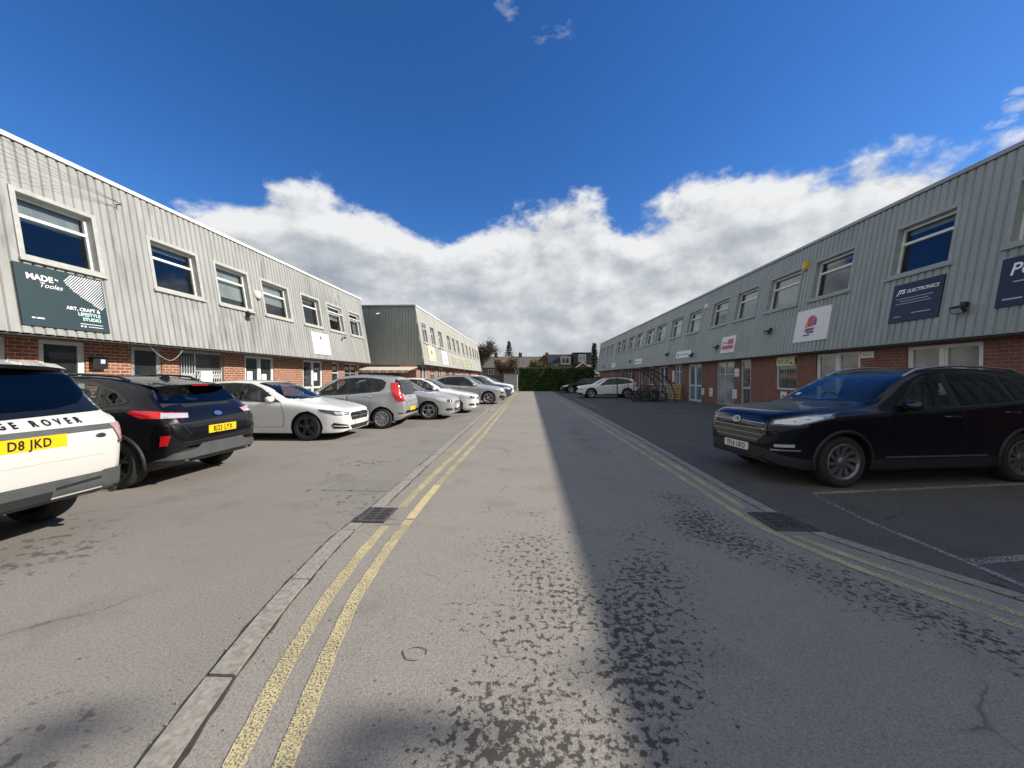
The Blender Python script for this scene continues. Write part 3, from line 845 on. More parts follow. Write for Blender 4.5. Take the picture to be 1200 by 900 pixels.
sign(FL, 'white sign with a small dark crest above faint lines of text, on left cladding', 17.9, 19.45, 2.64, 3.7, M['sg_white'],
  [], [(.3,1.3,.52,.55,'sg_dim'),(.38,1.22,.44,.465,'sg_dim'),(.3,1.28,.36,.385,'sg_dim'),(.65,1.2,.2,.225,'sg_dim')], crest(.78,.83,.14,'sg_gold')+crest(.78,.83,.07,'sg_black'))
sign(FB, 'yellowed white sign with a dark gold emblem, first on the far left unit', 27.65, 29.7, 2.72, 3.85, M['sg_cream'], [], [(.25,1.8,.15,.2,'sg_gold')], crest(1.0,.66,.3,'sg_gold')+crest(1.0,.66,.14,'sg_black'))
sign(FB, 'plain white sign with one grey mark, second on the far left unit', 32.0, 34.1, 2.62, 3.75, M['sg_white'], [], [(.7,1.3,.3,.5,'sg_grey')])
# big faded yellow letters fixed along the far left cladding (too faded to read): upright strokes
t = thing('lettering', 'large faded yellow letters along the pale cladding of the far left unit', 'lettering')
rl = random.Random(4); o = FB.P(36.6, 2.75, .045); t.location = o; u = 0; z0 = Vector((0,0,0))
while u < 11.6:
    mb = MB(); kx = rl.random()
    mb.obox(z0,FB.U,FB.V,FB.N,u,u+.2,0,.85,0,.03)
    if kx < .6: mb.obox(z0,FB.U,FB.V,FB.N,u+.2,u+.75,.7,.85,0,.03)
    if kx > .25: mb.obox(z0,FB.U,FB.V,FB.N,u+.2,u+.7,.36,.5,0,.03)
    if kx > .4: mb.obox(z0,FB.U,FB.V,FB.N,u+.2,u+.75,0,.14,0,.03)
    if kx > .8: mb.obox(z0,FB.U,FB.V,FB.N,u+.6,u+.8,.14,.36,0,.03)
    mb.build('letter', M['sg_ylw2'], t); u += 1.15
# right hand signs
sign(FR, 'navy sign with large pale letters, cut off by the right edge', 6.95, 8.72, 2.97, 4.0, M['sg_navy'],
  [('Power', .36, .16, .66, 'sg_ink', 'LEFT', .15, .006)], [(.25,1.3,.5,.525,'sg_dim'),(.45,1.2,.4,.425,'sg_dim'),(.12,.45,.14,.17,'sg_dim')])
sign(FR, 'navy electronics sign with pale italic lettering beside the black floodlight', 9.86, 11.17, 2.98, 4.02, M['sg_navy'],
  [('JTS', .15, .14, .78, 'sg_ink', 'LEFT', .3, .008), ('ELECTRONICS', .125, .40, .78, 'sg_ink', 'LEFT', .25, .003)],
  [(.14,1.1,.63,.645,'sg_dim'),(.24,1.0,.56,.575,'sg_dim'),(.14,1.08,.49,.505,'sg_dim'),(.62,1.1,.2,.22,'sg_dim'),(.14,.34,.14,.16,'sg_dim')])
blob = lambda cx, cy, rx, ry, n=14, ph=0: [(cx+rx*math.cos(ph+2*PI*i/n), cy+ry*math.sin(ph+2*PI*i/n)) for i in range(n)]
sign(FR, 'square white sign with a red, blue and orange round emblem, on the right unit', 13.35, 14.98, 2.79, 3.94, M['sg_white'], [],
  [(.62,.98,.28,.36,'sg_purple')],
  [([(.5,.5),(.62,.86),(.72,.86),(.62,.5)],'sg_orange'), ([(.60,.52),(.68,.88),(.80,.93),(.76,.52)],'sg_red'), ([(.77,.52),(.81,.93),(.93,.9),(.93,.52)],'sg_pink'), ([(.94,.55),(.95,.88),(1.06,.76),(1.06,.56)],'sg_blue'), ([(.5,.36),(.56,.47),(1.0,.47),(.96,.38)],'sg_purple'), ([(.45,.2),(.5,.25),(.86,.25),(.8,.2)],'sg_blue')])
sign(FR, 'small white sign with two rows of pink lettering, on the right unit', 19.2, 20.5, 2.74, 3.57, M['sg_white'],
  [], [(.12,.2,.44,.58,'sg_pink'),(.24,.6,.46,.56,'sg_grey'),(.62,1.15,.42,.68,'sg_pink'),(.1,1.18,.18,.38,'sg_pink'),(.5,.9,.08,.11,'sg_grey')])
sign(FR, 'long white name board over the teal glazed door', 24.3, 26.6, 2.77, 3.23, M['sg_white'], [], [(.2,.5,.12,.32,'sg_grey'),(.6,2.0,.16,.28,'sg_dim')])
sign(FR, 'white name board with blue grey lettering above the cycle shelter', 34.7, 37.0, 2.72, 3.22, M['sg_white'], [], [(.25,.6,.15,.33,'sg_blue'),(.7,2.0,.17,.3,'sg_dim')])
sign(FR, 'small white board farthest along the right unit', 45.2, 47.2, 2.7, 3.2, M['sg_white'], [], [(.3,1.7,.2,.3,'sg_dim')])
sign(FR, 'pale yellow letter board filling the top of the barred window', 15.5, 16.6, 1.98, 2.3, M['sg_yel'], [], [(.1,.16,.1,.24,'sg_gold'),(.22,.28,.08,.24,'sg_gold'),(.34,.40,.08,.24,'sg_gold'),(.46,.62,.08,.12,'sg_gold'),(.56,.62,.12,.24,'sg_gold'),(.68,.76,.08,.24,'sg_gold'),(.85,.98,.06,.14,'leaf_light')], wall=True)
pl = ['white parking sign with black P under the barred window', 'white parking sign right of the teal glazed door', 'white parking sign left of the shuttered office window', 'white parking sign between the office window and the narrow door']
for lb, y, hh in zip(pl, (15.95, 23.3, 22.25, 19.7), (.5, .38, .48, .46)):
    sign(FR, lb, y, y+.36, .62-hh/2+.05, .62+hh/2+.05, M['sg_white'], [('P', .3, .10, hh*.3, 'sg_black', 'LEFT', 0, .008)] if y == 15.95 else [('P', .2, .12, hh*.5, 'sg_black', 'LEFT', 0, .004)],
         [] if y == 15.95 else [(.08,.28,.08,.1,'sg_grey'),(.08,.28,.14,.16,'sg_grey')], name='parking_sign', wall=True, group='parking signs on the brick wall')
sign(FR, 'small white plaque left of the narrow door', 19.5, 19.9, 1.55, 1.95, M['sg_white'], [], [(.08,.3,.2,.22,'sg_grey'),(.08,.3,.12,.14,'sg_grey')], name='wall_plaque', wall=True)
sign(FR, 'small white plaque high between the two cream double doors', 12.05, 12.5, 2.1, 2.3, M['sg_white'], [], [(.06,.36,.08,.1,'sg_grey')], name='wall_plaque', wall=True)
sign(FR, 'narrow white notice on brick left of the teal door', 28.0, 28.35, 1.2, 2.0, M['sg_white'], [], [(.06,.28,.3,.33,'sg_grey')], name='wall_plaque', wall=True)

def alarm_box(F, y, z, m, label, round_=False):
    t = thing('alarm_box', label, 'alarm', F.P(y, z, .03)); b = MB(); U, V, Nn = F.U, F.V, F.N; o = Vector((0,0,0))
    if round_:
        b.ball((0,0,0), .13, .17, .17, 16, 10, .8)
    else:
        for (s, n0, n1) in ((1, 0, .06), (.86, .06, .1), (.6, .1, .12)): 
            pts0 = [(-.13*s,-.05*s),(-.08*s,-.16*s),(.08*s,-.16*s),(.13*s,-.05*s),(.13*s,.14*s),(-.13*s,.14*s)]
            k = len(pts0); vs = [o+U*p[0]+V*p[1]+Nn*n0 for p in pts0]+[o+U*p[0]+V*p[1]+Nn*n1 for p in pts0]
            b.add(vs, [tuple(range(k))[::-1], tuple(range(k, 2*k))]+[(i,(i+1)%k,k+(i+1)%k,k+i) for i in range(k)])
    b.build('cover', m, t, 30)
    c = MB(); c.obox(o,U,V,Nn,-.07,.07,-.2,-.14,0,.07); c.build('strobe', M['lamp_dark'], t)
    return t
alarm_box(FL, 14.55, 4.72, M['white_plastic'], 'round white alarm box between two windows of the near left unit', True)
alarm_box(FR, 15.0, 5.7, M['yellow_plastic'], 'amber alarm box high on the right unit above the emblem sign')
alarm_box(FR, 23.1, 5.68, M['white_plastic'], 'white alarm box high on the right unit, farther along than the amber one')

def floodlight(F, y, z, label, m=None):
    t = thing('floodlight', label, 'light', F.P(y, z, .03)); U, V, Nn = F.U, F.V, F.N; o = Vector((0,0,0))
    b = MB(); b.obox(o,U,V,Nn,-.05,.05,-.02,.1,0,.09); b.tube([o+V*.02+Nn*.07, o+V*(-.05)+Nn*.16], .018); b.build('bracket', M['dark_plastic'], t)
    h = MB(); c = o+V*(-.1)+Nn*.17; n2 = (Nn*.75-V*.65).normalized(); v2 = n2.cross(U).normalized()
    if v2.z < 0: v2 = -v2
    h.obox(c,U,v2,n2,-.13,.13,-.08,.08,-.05,.04); h.obox(c,U,v2,n2,-.09,.09,-.05,.05,-.09,-.05); hd = h.build('head', M['dark_plastic'], t)
    l = MB(); l.obox(c,U,v2,n2,-.11,.11,-.06,.06,.041,.045); l.build('lens', m or M['lamp_clear'], hd)
    return t
floodlight(FL, 13.8, 3.85, 'black floodlight under the third window of the near left unit')
floodlight(FR, 9.3, 3.12, 'black floodlight on the right cladding right of the electronics sign')
floodlight(FR, 16.5, 3.45, 'black floodlight on the right cladding left of the emblem sign')
floodlight(FR, 20.9, 3.12, 'white faced lamp left of the pink lettered sign', M['white_plastic'])
floodlight(FR, 23.95, 2.9, 'dark lamp at the right end of the long white board')
floodlight(FR, 28.3, 3.2, 'dark lamp on the cladding above the pallets')
floodlight(FR, 38.5, 3.1, 'dark lamp left of the board above the cycle shelter')
floodlight(FR, 52, 3.0, 'dark lamp at the far end of the right unit')

def camera_unit(loc, d, label, m):
    t = thing('security_camera', label, 'camera', loc); d = Vector(d).normalized()
    b = MB(); b.tube([(0,0,0), d*.16], .02); b.build('bracket', M['dark_plastic'], t)
    b = MB(); c = d*.18; s = Vector((0,1,0)) if abs(d.y) < .5 else Vector((1,0,0)); f = (s*-.8+d*.5+Vector((0,0,-.25))).normalized()
    b.tube([c-f*.12, c-f*.11, c+f*.1, c+f*.13], [.03,.045,.05,.05], 10); b.build('housing', m, t, 40)
    return t
camera_unit(FL.P(20.97, 3.72, .03), (1,0,0), 'dark camera on the cladding below an open window, near left unit', M['dark_plastic'])
camera_unit((-10.45, 26.2, 5.9), (0,-1,0), 'white camera high on the dark grey end wall', M['white_plastic'])
camera_unit(FB.P(31, 3.85, .03), (1,0,0), 'dark camera on the far left unit between its two signs', M['dark_plastic'])

# charger box on the brick
t = thing('wall_charger', 'black charger box with a pale display on sunlit brick', 'charger', FL.W(9.3, 1.72, 0))
b = MB(); b.box(0, .12, -.17, .17, 0, .3); b.build('case', M['dark_plastic'], t)
b = MB(); b.box(.12, .124, .0, .1, .14, .24); b.build('display', M['paper'], t)
# loose cable looped under the cladding edge
t = MB(); pts = []
for i in range(25):
    q = i/24; y = 10.05+q*1.1; s = math.sin(PI*min(1, q*1.0))
    pts.append((-10.42, y, 2.44-.42*s**.75+.04*math.sin(7*q)*s))
o = t.build('hanging_cable', M['cable'], None, 60) if False else None
t.tube(pts, .009, 6); tag(t.build('hanging_cable', M['cable'], None, 60), 'pale loose cable looped below the left cladding edge in front of brick', 'cable')
# awning at the end wall
t = thing('awning', 'cream canopy with a scalloped edge below the dark grey end wall', 'awning', (-9.5, 26.2, 2.2))
b = MB(); n = 14
for i in range(n):
    x0 = -1.75+3.5*i/n; x1 = -1.75+3.5*(i+1)/n
    b.add([(x0,0,.05),(x1,0,.05),(x1,-2.0,-.22),(x0,-2.0,-.22),(x0,0,.02),(x1,0,.02),(x1,-2.0,-.25),(x0,-2.0,-.25)], [(0,3,2,1),(4,5,6,7),(3,7,6,2)] , 0)
b.add([(1.75,0,.05),(1.75,-2,-.22),(1.75,-2,-.25),(1.75,0,.02)], [(0,1,2,3)])
b.build('canopy', [M['awning'], M['awning_stripe']], t)
b = MB()
for i in range(n):
    x0 = -1.75+3.5*i/n; x1 = -1.75+3.5*(i+1)/n; m = (x0+x1)/2
    b.add([(x0,-2.01,-.22),(x1,-2.01,-.22),(x1,-2.01,-.36),(m,-2.01,-.42),(x0,-2.01,-.36)], [(0,1,2,3,4)], i % 2)
b.build('valance', [M['awning'], M['awning_stripe']], t)
b = MB(); b.tube([(-1.6,0,-.1),(-1.5,-1.0,-.25),(-1.6,-1.95,-.24)], .025); b.tube([(1.6,0,-.1),(1.5,-1.0,-.25),(1.6,-1.95,-.24)], .025); b.build('folding_arms', M['alu'], t)
# ------------------------------------------------------------------ cars
# local axes: x from nose (0) to tail (L), y across, z up; later shifted so the thing's origin is under its middle
def catmull(P, sub):
    out = []
    n = len(P)
    for i in range(n-1):
        p0, p1, p2, p3 = P[max(i-1,0)], P[i], P[i+1], P[min(i+2,n-1)]
        for k in range(sub):
            t = k/sub
            out.append(tuple(.5*((2*b)+(-a+c)*t+(2*a-5*b+4*c-d)*t*t+(-a+3*b-3*c+d)*t**3) for a, b, c, d in zip(p0,p1,p2,p3)))
    out.append(P[-1])
    return out

wheel_cache = {}
def wheel_meshes(rt, rr, wt, n, style, rimm):
    key = (rt, rr, wt, n, style, rimm)
    if key in wheel_cache: return wheel_cache[key]
    b = MB(); h = wt/2
    b.lathe_y([(rr-.01,-h+.02),(rr+.02,-h),(rt-.04,-h-.004),(rt-.012,-h+.02),(rt,-h+.05),(rt,h-.05),(rt-.012,h-.02),(rt-.04,h+.004),(rr+.02,h),(rr-.01,h-.02)], 40)
    for k in (-.04, 0, .04):
        pass
    ty = b.build('wheel', M['tyre'], None, 40)
    r = MB()
    r.lathe_y([(rr,h-.02),(rr+.012,h-.004),(rr-.008,h+.002),(rr-.03,h-.02),(rr-.035,h-.1),(rr-.03,-h+.02)], 40)
    hub = .068
    r.lathe_y([(0,h-.012),(.03,h-.01),(hub*.6,h-.012),(hub,h-.028),(hub,h-.09)], 20)
    # spokes
    def spoke(a0, w0, w1, tw=0.0, y0=h-.03, y1=h-.012, mi=0, r0=.045, r1=rr-.012):
        A = lambda rad, t, y: (rad*math.cos(t), y, rad*math.sin(t))
        v = []
        for q in (0, .5, 1):
            rad = r0+(r1-r0)*q; w = w0+(w1-w0)*q; c = a0+tw*q; y = y0+(y1-y0)*q - .012*math.sin(PI*q)
            d = w/rad/2
            v += [A(rad, c-d, y), A(rad, c+d, y), A(rad, c+d*1.25, y-.045), A(rad, c-d*1.25, y-.045)]
        f = []
        for s in (0, 1):
            k = s*4
            f += [(k,k+1,k+5,k+4),(k+1,k+2,k+6,k+5),(k+2,k+3,k+7,k+6),(k+3,k,k+4,k+7)]
        r.add(v, f, mi)
    for i in range(n):
        a = 2*PI*i/n + .3
        if style == 'double':
            spoke(a, .035, .036, .17); spoke(a, .035, .036, -.17)
        elif style == 'twist':
            spoke(a, .04, .06, .28); 
        elif style == 'wide':
            spoke(a, .07, .055); 
        elif style == 'cover':
            spoke(a, .05, .085)
        else:
            spoke(a, .045, .05)
    dk = MB()
    # brake disc and dark well behind the spokes
    r.lathe_y([(0,h-.115),(rr-.07,h-.115),(rr-.07,h-.125)], 28, 1)
    ri = r.build('rim', [rimm, M['iron']], None, 35)
    wheel_cache[key] = (ty.data, ri.data)
    bpy.data.objects.remove(ty); bpy.data.objects.remove(ri)
    return wheel_cache[key]

def in_poly(x, y, poly):
    r = False; j = len(poly)-1
    for i in range(len(poly)):
        (xi, yi), (xj, yj) = poly[i], poly[j]
        if (yi > y) != (yj > y) and x < (xj-xi)*(y-yi)/(yj-yi)+xi: r = not r
        j = i
    return r
class Car:
    def __init__(s, name, label, spec, paint, loc, rz, group=None):
        s.sp = spec; s.paint = paint
        L, W, H = spec['L'], spec['W'], spec['H']; s.L = L; s.W = W
        s.root = thing(name, label, 'car', loc, rz, group)
        s.zt, s.zb, s.zl, s.pw = pchip(spec['zt']), pchip(spec['zb']), pchip(spec['zl']), pchip(spec['pw'])
        s.off = L/2
        s.body()
    # ---- body shell
    def ring(s, x):
        zt, zb, zl = s.zt(x), s.zb(x), s.zl(x); w = s.W/2*s.pw(x); sp = s.sp
        zb = min(zb, zt-.012); Hh = zt-zb; hm = sp['H']-sp['zbm']
        q = min(1, Hh/hm)
        wr = w*(.86*(1-q)+sp['tumble']*q) if Hh < .25*hm else w*(.86+(sp['tumble']-.86)*min(1, (q)))
        wg = w*.945; zm = zl+(zb-zl)*.52
        sh = sp.get('shoulder', .012)
        crown = min(.05, Hh*.35)
        P = [(0,zl),(.6*w,zl),(w*.92,zl+.005),(w*.965,zl+.06),(w*.975,zl+.16),(w*.99,zm),(w,zb-.13),(w*.992,zb-.05),(w*.97,zb-.008)]
        P = [(a, min(b, zb-.004)) for a, b in P]
        up = [(wg,zb+.01*q),(wg+(wr-wg)*.33,zb+Hh*.30),(wg+(wr-wg)*.66,zb+Hh*.60),(wr+ (wg-wr)*.06,zt-crown-Hh*.07),(wr*.93,zt-crown*.55),(wr*.72,zt-crown*.22),(wr*.38,zt-crown*.05),(0,zt)]
        # for low sections (bonnet) keep heights ordered
        for i in range(len(up)):
            t = i/(len(up)-1); lo = zb+Hh*(t**.8)
            up[i] = (up[i][0], max(up[i][1], lo) if Hh < .2 else up[i][1])
        return catmull(P, 3)[:-1]+[(w*.97, zb-.008)]+catmull(up, 3)
    def body(s):
        sp, L = s.sp, s.L
        xs = [0,.008,.02,.04,.065,.095,.13]; x = .18
        while x < L-.2: xs.append(x); x += .055
        xs += [L-.16,-.12+L,L-.09,L-.06,L-.035,L-.015,L-.005,L]
        V = []; F = []; MI = []; n = None
        for x in xs:
            rg = s.ring(x)
            full = rg + [(-y, z) for (y, z) in rg[-2:0:-1]]
            n = len(full); half = len(rg)
            V += [(x-s.off, y, z) for (y, z) in full]
        tr = sp.get('sill', 0)
        for i in range(len(xs)-1):
            for k in range(n):
                a, b_, c, d = i*n+k, i*n+(k+1)%n, (i+1)*n+(k+1)%n, (i+1)*n+k
                F.append((a, b_, c, d))
                zc = (V[a][2]+V[b_][2]+V[c][2]+V[d][2])/4; yy = abs(V[a][1]+V[b_][1])/2; xm = (xs[i]+xs[i+1])/2
                mi = 0
                if zc < s.zl(xm)+.03 and yy < s.W*.46*s.pw(xm): mi = 1
                elif zc < s.zl(xm)+tr: mi = 2
                MI.append(mi)
        # end caps: strips between the two halves
        for base, flip in ((0, False), ((len(xs)-1)*n, True)):
            for k in range(half-1):
                a = base+k; b_ = base+k+1; c = base+(n-k-1)%n; d = base+(n-k)%n
                if k == 0: f = (base, base+1, base+n-1)
                elif k == half-2: f = (a, b_, base+(n-k)%n)
                else: f = (a, b_, base+n-k-1, base+n-k)
                F.append(f if flip else f[::-1]); 
                zc = V[a][2]; e = 0 if base == 0 else L
                MI.append(2 if zc < s.zl(e)+tr else 0)
        me = bpy.data.meshes.new('body'); me.from_pydata(V, [], F)
        mats = [s.paint, M['black_plastic'], sp.get('sillmat', M['black_plastic']), M['black_plastic']]
        for m in mats: me.materials.append(m)
        me.polygons.foreach_set('material_index', MI); me.update()
        bm = bmesh.new(); bm.from_mesh(me); bmesh.ops.recalc_face_normals(bm, faces=bm.faces)
        s.bvh = BVHTree.FromBMesh(bm); bm.to_mesh(me); bm.free()
        o = bpy.data.objects.new('body', me); link(o)
        # wheel wells
        s.xf, s.xr = sp['fo'], sp['fo']+sp['wb']; rt = sp['rt']; ra = rt+sp.get('gap', .055)
        c = MB()
        for xw in (s.xf, s.xr):
            for sg in (-1, 1):
                yi, yo = sg*(s.W/2-.30), sg*(s.W/2+.25); NN = 40; b0 = len(c.v)
                for y in (yi, yo):
                    for k in range(NN):
                        t = 2*PI*k/NN; c.v.append((xw-s.off+ra*math.cos(t), y, rt+ra*math.sin(t)))
                for k in range(NN):
                    c.f.append([b0+k, b0+(k+1)%NN, b0+NN+(k+1)%NN, b0+NN+k]); c.m.append(0)
                c.f.append([b0+k for k in range(NN)][::-1]); c.m.append(0)
                c.f.append([b0+NN+k for k in range(NN)]); c.m.append(0)
        cut = c.build('cut', M['black_plastic'], None, None, True)
        md = o.modifiers.new('b', 'BOOLEAN'); md.operation = 'DIFFERENCE'; md.object = cut; md.solver = 'EXACT'
        dg = bpy.context.evaluated_depsgraph_get(); dg.update()
        me2 = bpy.data.meshes.new_from_object(o.evaluated_get(dg)); me2.name = 'body'
        bpy.data.objects.remove(o); bpy.data.objects.remove(cut)
        while len(me2.materials) < 4: me2.materials.append(M['black_plastic'])
        for i, m in enumerate(mats): me2.materials[i] = m
        for p in me2.polygons:
            for xw in (s.xf, s.xr):
                if math.hypot(p.center.x-(xw-s.off), p.center.z-rt) < ra+.004 and abs(p.center.y) < s.W/2*1.0: p.material_index = 1
        me2.polygons.foreach_set('use_smooth', [True]*len(me2.polygons)); me2.set_sharp_from_angle(angle=R(38))
        s.obj = link(bpy.data.objects.new('body', me2), s.root)
        # wheels
        td, rd = wheel_meshes(rt, sp['rr'], sp.get('tw', .225), sp.get('ns', 5), sp.get('ws', 'double'), sp.get('rimm', M['alloy']))
        s.wheels = []
        for xw in (s.xf, s.xr):
            for sg in (-1, 1):
                w = link(bpy.data.objects.new('wheel', td), s.root)
                w.location = (xw-s.off, sg*(s.W/2*.985-sp.get('tw', .225)/2-.012), rt)
                w.rotation_euler = (0, random.uniform(0, 6), 0 if sg > 0 else PI)
                if sg < 0: w.rotation_euler = (0, 0, PI)
                link(bpy.data.objects.new('rim', rd), w)
                s.wheels.append(w)
        if sp.get('arch'):
            for xw in (s.xf, s.xr):
                for sg in (-1, 1):
                    a = MB(); pts = []
                    for k in range(25):
                        t = R(-14)+R(208)*k/24; px, pz = xw+(ra+.012)*math.cos(t), rt+(ra+.012)*math.sin(t)
                        h = s.hit_side(px, pz, sg)
                        if h: pts.append(h[0]+h[1]*.004)
                    if len(pts) > 4: a.tube(pts, .026, 6)
                    a.build('wheel_arch_trim', sp['arch'], s.root, 60)
    # ---- projection of flat outlines on the shell
    def cast(s, o, d):
        h = s.bvh.ray_cast(Vector(o), Vector(d))
        return (h[0], h[1]) if h[0] is not None else None
    def hit_side(s, x, z, sg): return s.cast((x-s.off, sg*4, z), (0, -sg, 0))
    def project(s, pts2, d, off):
        """pts2 in the view plane of direction d -> list of 3-D points or None"""
        d = Vector(d).normalized(); u = d.cross(Vector((0,0,1))).normalized(); v = Vector((0,0,1))
        if abs(d.z) > .5: u, v = Vector((1,0,0)), Vector((0,1,0))
        out = []
        for (a, b) in pts2:
            h = s.cast(u*a+v*b-d*6 + (Vector((0,0,1)) if False else Vector()), d)
            out.append(h[0]+(h[1] if h[1].dot(d) < 0 else -h[1])*off if h else None)
        return out
    def tri(s, poly, step, voids=()):
        """triangulated outline with inner points, leaving the voids open"""
        def dense(poly):
            B = []; n = len(poly)
            for i in range(n):
                a, c = poly[i], poly[(i+1) % n]; l = math.hypot(c[0]-a[0], c[1]-a[1]); k = max(1, int(l/step))
                B += [(a[0]+(c[0]-a[0])*j/k, a[1]+(c[1]-a[1])*j/k) for j in range(k)]
            return B
        if voids:
            loops = [dense(poly)]+[dense(v) for v in voids]; vs = []; ed = []
            for l in loops:
                b0 = len(vs); vs += [Vector(p) for p in l]; ed += [(b0+i, b0+(i+1) % len(l)) for i in range(len(l))]
            r = mgeo.delaunay_2d_cdt(vs, ed, [], 0, 1e-6)
            fs = []
            for f in r[2]:
                cx = sum(r[0][i].x for i in f)/len(f); cy = sum(r[0][i].y for i in f)/len(f)
                if in_poly(cx, cy, poly) and not any(in_poly(cx, cy, v) for v in voids): fs.append(list(f))
            return [tuple(p) for p in r[0]], fs
        B = dense(poly); n = len(poly)
        def inside(x, y):
            r = False; j = n-1
            for i in range(n):
                (xi, yi), (xj, yj) = poly[i], poly[j]
                if (yi > y) != (yj > y) and x < (xj-xi)*(y-yi)/(yj-yi)+xi: r = not r
                j = i
            return r
        I = []
        x0, x1 = min(p[0] for p in B), max(p[0] for p in B); y0, y1 = min(p[1] for p in B), max(p[1] for p in B)
        nx, ny = int((x1-x0)/step), int((y1-y0)/step)
        for i in range(1, nx+1):
            for j in range(1, ny+1):
                x, y = x0+(x1-x0)*i/(nx+1), y0+(y1-y0)*j/(ny+1)
                if inside(x, y) and min((x-b[0])**2+(y-b[1])**2 for b in B) > (step*.4)**2: I.append((x, y))
        vs = [Vector(p) for p in B+I]; nb = len(B)
        r = mgeo.delaunay_2d_cdt(vs, [(i, (i+1) % nb) for i in range(nb)], [list(range(nb))], 1, 1e-6)
        return [tuple(p) for p in r[0]], [list(f) for f in r[2]]
    def decal(s, mb, poly, d, off, step=.045, mi=0, thick=True):
        v, f = s.tri(poly, step) if not isinstance(poly, tuple) else poly
        P = s.project(v, d, off)
        dd = Vector(d)
        idx = {}; vs = []
        for i, p in enumerate(P):
            if p is not None: idx[i] = len(vs); vs.append(p)
        fs = []
        for q in f:
            if all(i in idx for i in q):
                t = [idx[i] for i in q]
                nn = (vs[t[1]]-vs[t[0]]).cross(vs[t[2]]-vs[t[0]])
                mx = max((vs[t[a]]-vs[t[a-1]]).length for a in range(len(t)))
                if mx > .35: continue
                if nn.dot(dd) > 0: t = t[::-1]
                fs.append(t)
        mb.add(vs, fs, mi)
    def part(s, name, polys, d, m, off=.006, parent=None, step=.045):
        b = MB()
        for p in polys: s.decal(b, p, d, off, step)
        if not b.f: return None
        return b.build(name, m, parent or s.root, 50)
    def cut(s, poly, d):
        """opens the shell behind a pane (poly in the view plane of direction d); the rim left over becomes black border"""
        d = Vector(d); u = d.cross(Vector((0,0,1))).normalized()
        bm = bmesh.new(); bm.from_mesh(s.obj.data); dele = []
        for f in bm.faces:
            if f.normal.dot(d) > -.08: continue
            if abs(d.y) > .5 and f.calc_center_median().y*d.y > 0: continue
            k = [in_poly(v.co.dot(u), v.co.z, poly) for v in f.verts]
            if all(k): dele.append(f)
            elif any(k): f.material_index = 3
        bmesh.ops.delete(bm, geom=dele, context='FACES'); bm.to_mesh(s.obj.data); bm.free()
    def cabin(s, xd, xf, xr, zs):
        """dashboard, steering wheel, front seats, rear bench"""
        W = s.W/2; o = s.off
        b = MB(); zc = s.zt(xd)-.10; b.box(xd-.05-o, xd+.35-o, -W*.80, W*.80, zs+.1, zc); b.build('dashboard', M['cabin'], s.root)
        b = MB(); b.ring((xd+.50-o, W*.38, zc-.02), (1,0,.45), .17, .016, 20, 6); b.tube([(xd+.35-o, W*.38, zc-.1),(xd+.5-o, W*.38, zc-.02)], .03, 8); b.build('steering_wheel', M['cabin'], s.root, 60)
        for sg in (1, -1):
            b = MB(); y = sg*W*.40
            b.ball((xf-.05-o, y, zs+.16), .27, .24, .10, 14, 8, .6)
            for k in range(5):
                q = k/4; b.ball((xf+.2+.14*q-o, y, zs+.22+.42*q), .09, .24-.05*q, .13, 12, 6, .6)
            b.tube([(xf+.35-o, y-.06, zs+.68),(xf+.36-o, y-.06, zs+.78)], .01, 5); b.tube([(xf+.35-o, y+.06, zs+.68),(xf+.36-o, y+.06, zs+.78)], .01, 5)
            b.ball((xf+.36-o, y, zs+.83), .06, .14, .09, 12, 8, .7); b.build('seat', M['cabin_grey'], s.root, 60)
        b = MB(); b.ball((xr-.05-o, 0, zs+.15), .26, W*.72, .10, 14, 8, .4)
        for k in range(5):
            q = k/4; b.ball((xr+.2+.13*q-o, 0, zs+.22+.38*q), .09, W*.72, .12, 14, 6, .4)
        for sg in (1, -1): b.ball((xr+.34-o, sg*W*.38, zs+.72), .06, .13, .08, 12, 8, .7)
        b.build('rear_seat', M['cabin_grey'], s.root, 60)
    # coordinates -> view planes.  side view: pts (x, z); rear/front: (y, z)
    def side(s, name, poly, m, off=.006, both=True, parent=None, step=.045, sides=(1, -1)):
        """one object per side"""
        out = []
        for sg in sides:
            d = (0, -sg, 0); u = Vector(d).cross(Vector((0,0,1)))   # +-x
            q = [((x-s.off)*u.x, z) for (x, z) in poly]
            out.append(s.part(name, [q], d, m, off, parent, step))
        return out
    def end(s, name, poly, m, front, off=.006, mirror=False, parent=None, step=.045):
        d = (1,0,0) if front else (-1,0,0); u = Vector(d).cross(Vector((0,0,1)))
        P = [[(y*u.y, z) for (y, z) in poly]]
        if mirror:
            r = []
            for sg in (1, -1): r.append(s.part(name, [[(sg*y*u.y, z) for (y, z) in poly]], d, m, off, parent, step))
            return r
        return s.part(name, P, d, m, off, parent, step)
    def corner(s, name, pts, m, front, off=.006, parent=None, ang=45, step=.035):
        """outline given as (x, y, z) near a corner, both corners"""
        out = []
        for sg in (1, -1):
            d = Vector((math.cos(R(ang))*(1 if front else -1), -sg*math.sin(R(ang)), 0)); u = d.cross(Vector((0,0,1)))
            q = []
            for (x, y, z) in pts:
                p = Vector((x-s.off, sg*y, 0)); q.append((p.dot(u), z))
            out.append(s.part(name, [q], d, m, off, parent, step))
        return out
    def letters(s, name, m2, m, front, y0, z0, off, parent=None):
        d = (1,0,0) if front else (-1,0,0); u = Vector(d).cross(Vector((0,0,1)))
        # text reads along +u for a viewer looking along d
        v = [(p[0]+y0, p[1]+z0) for p in m2[0]]
        b = MB(); s.decal(b, (v, m2[1]), d, off)
        return b.build(name, m, parent or s.root) if b.f else None
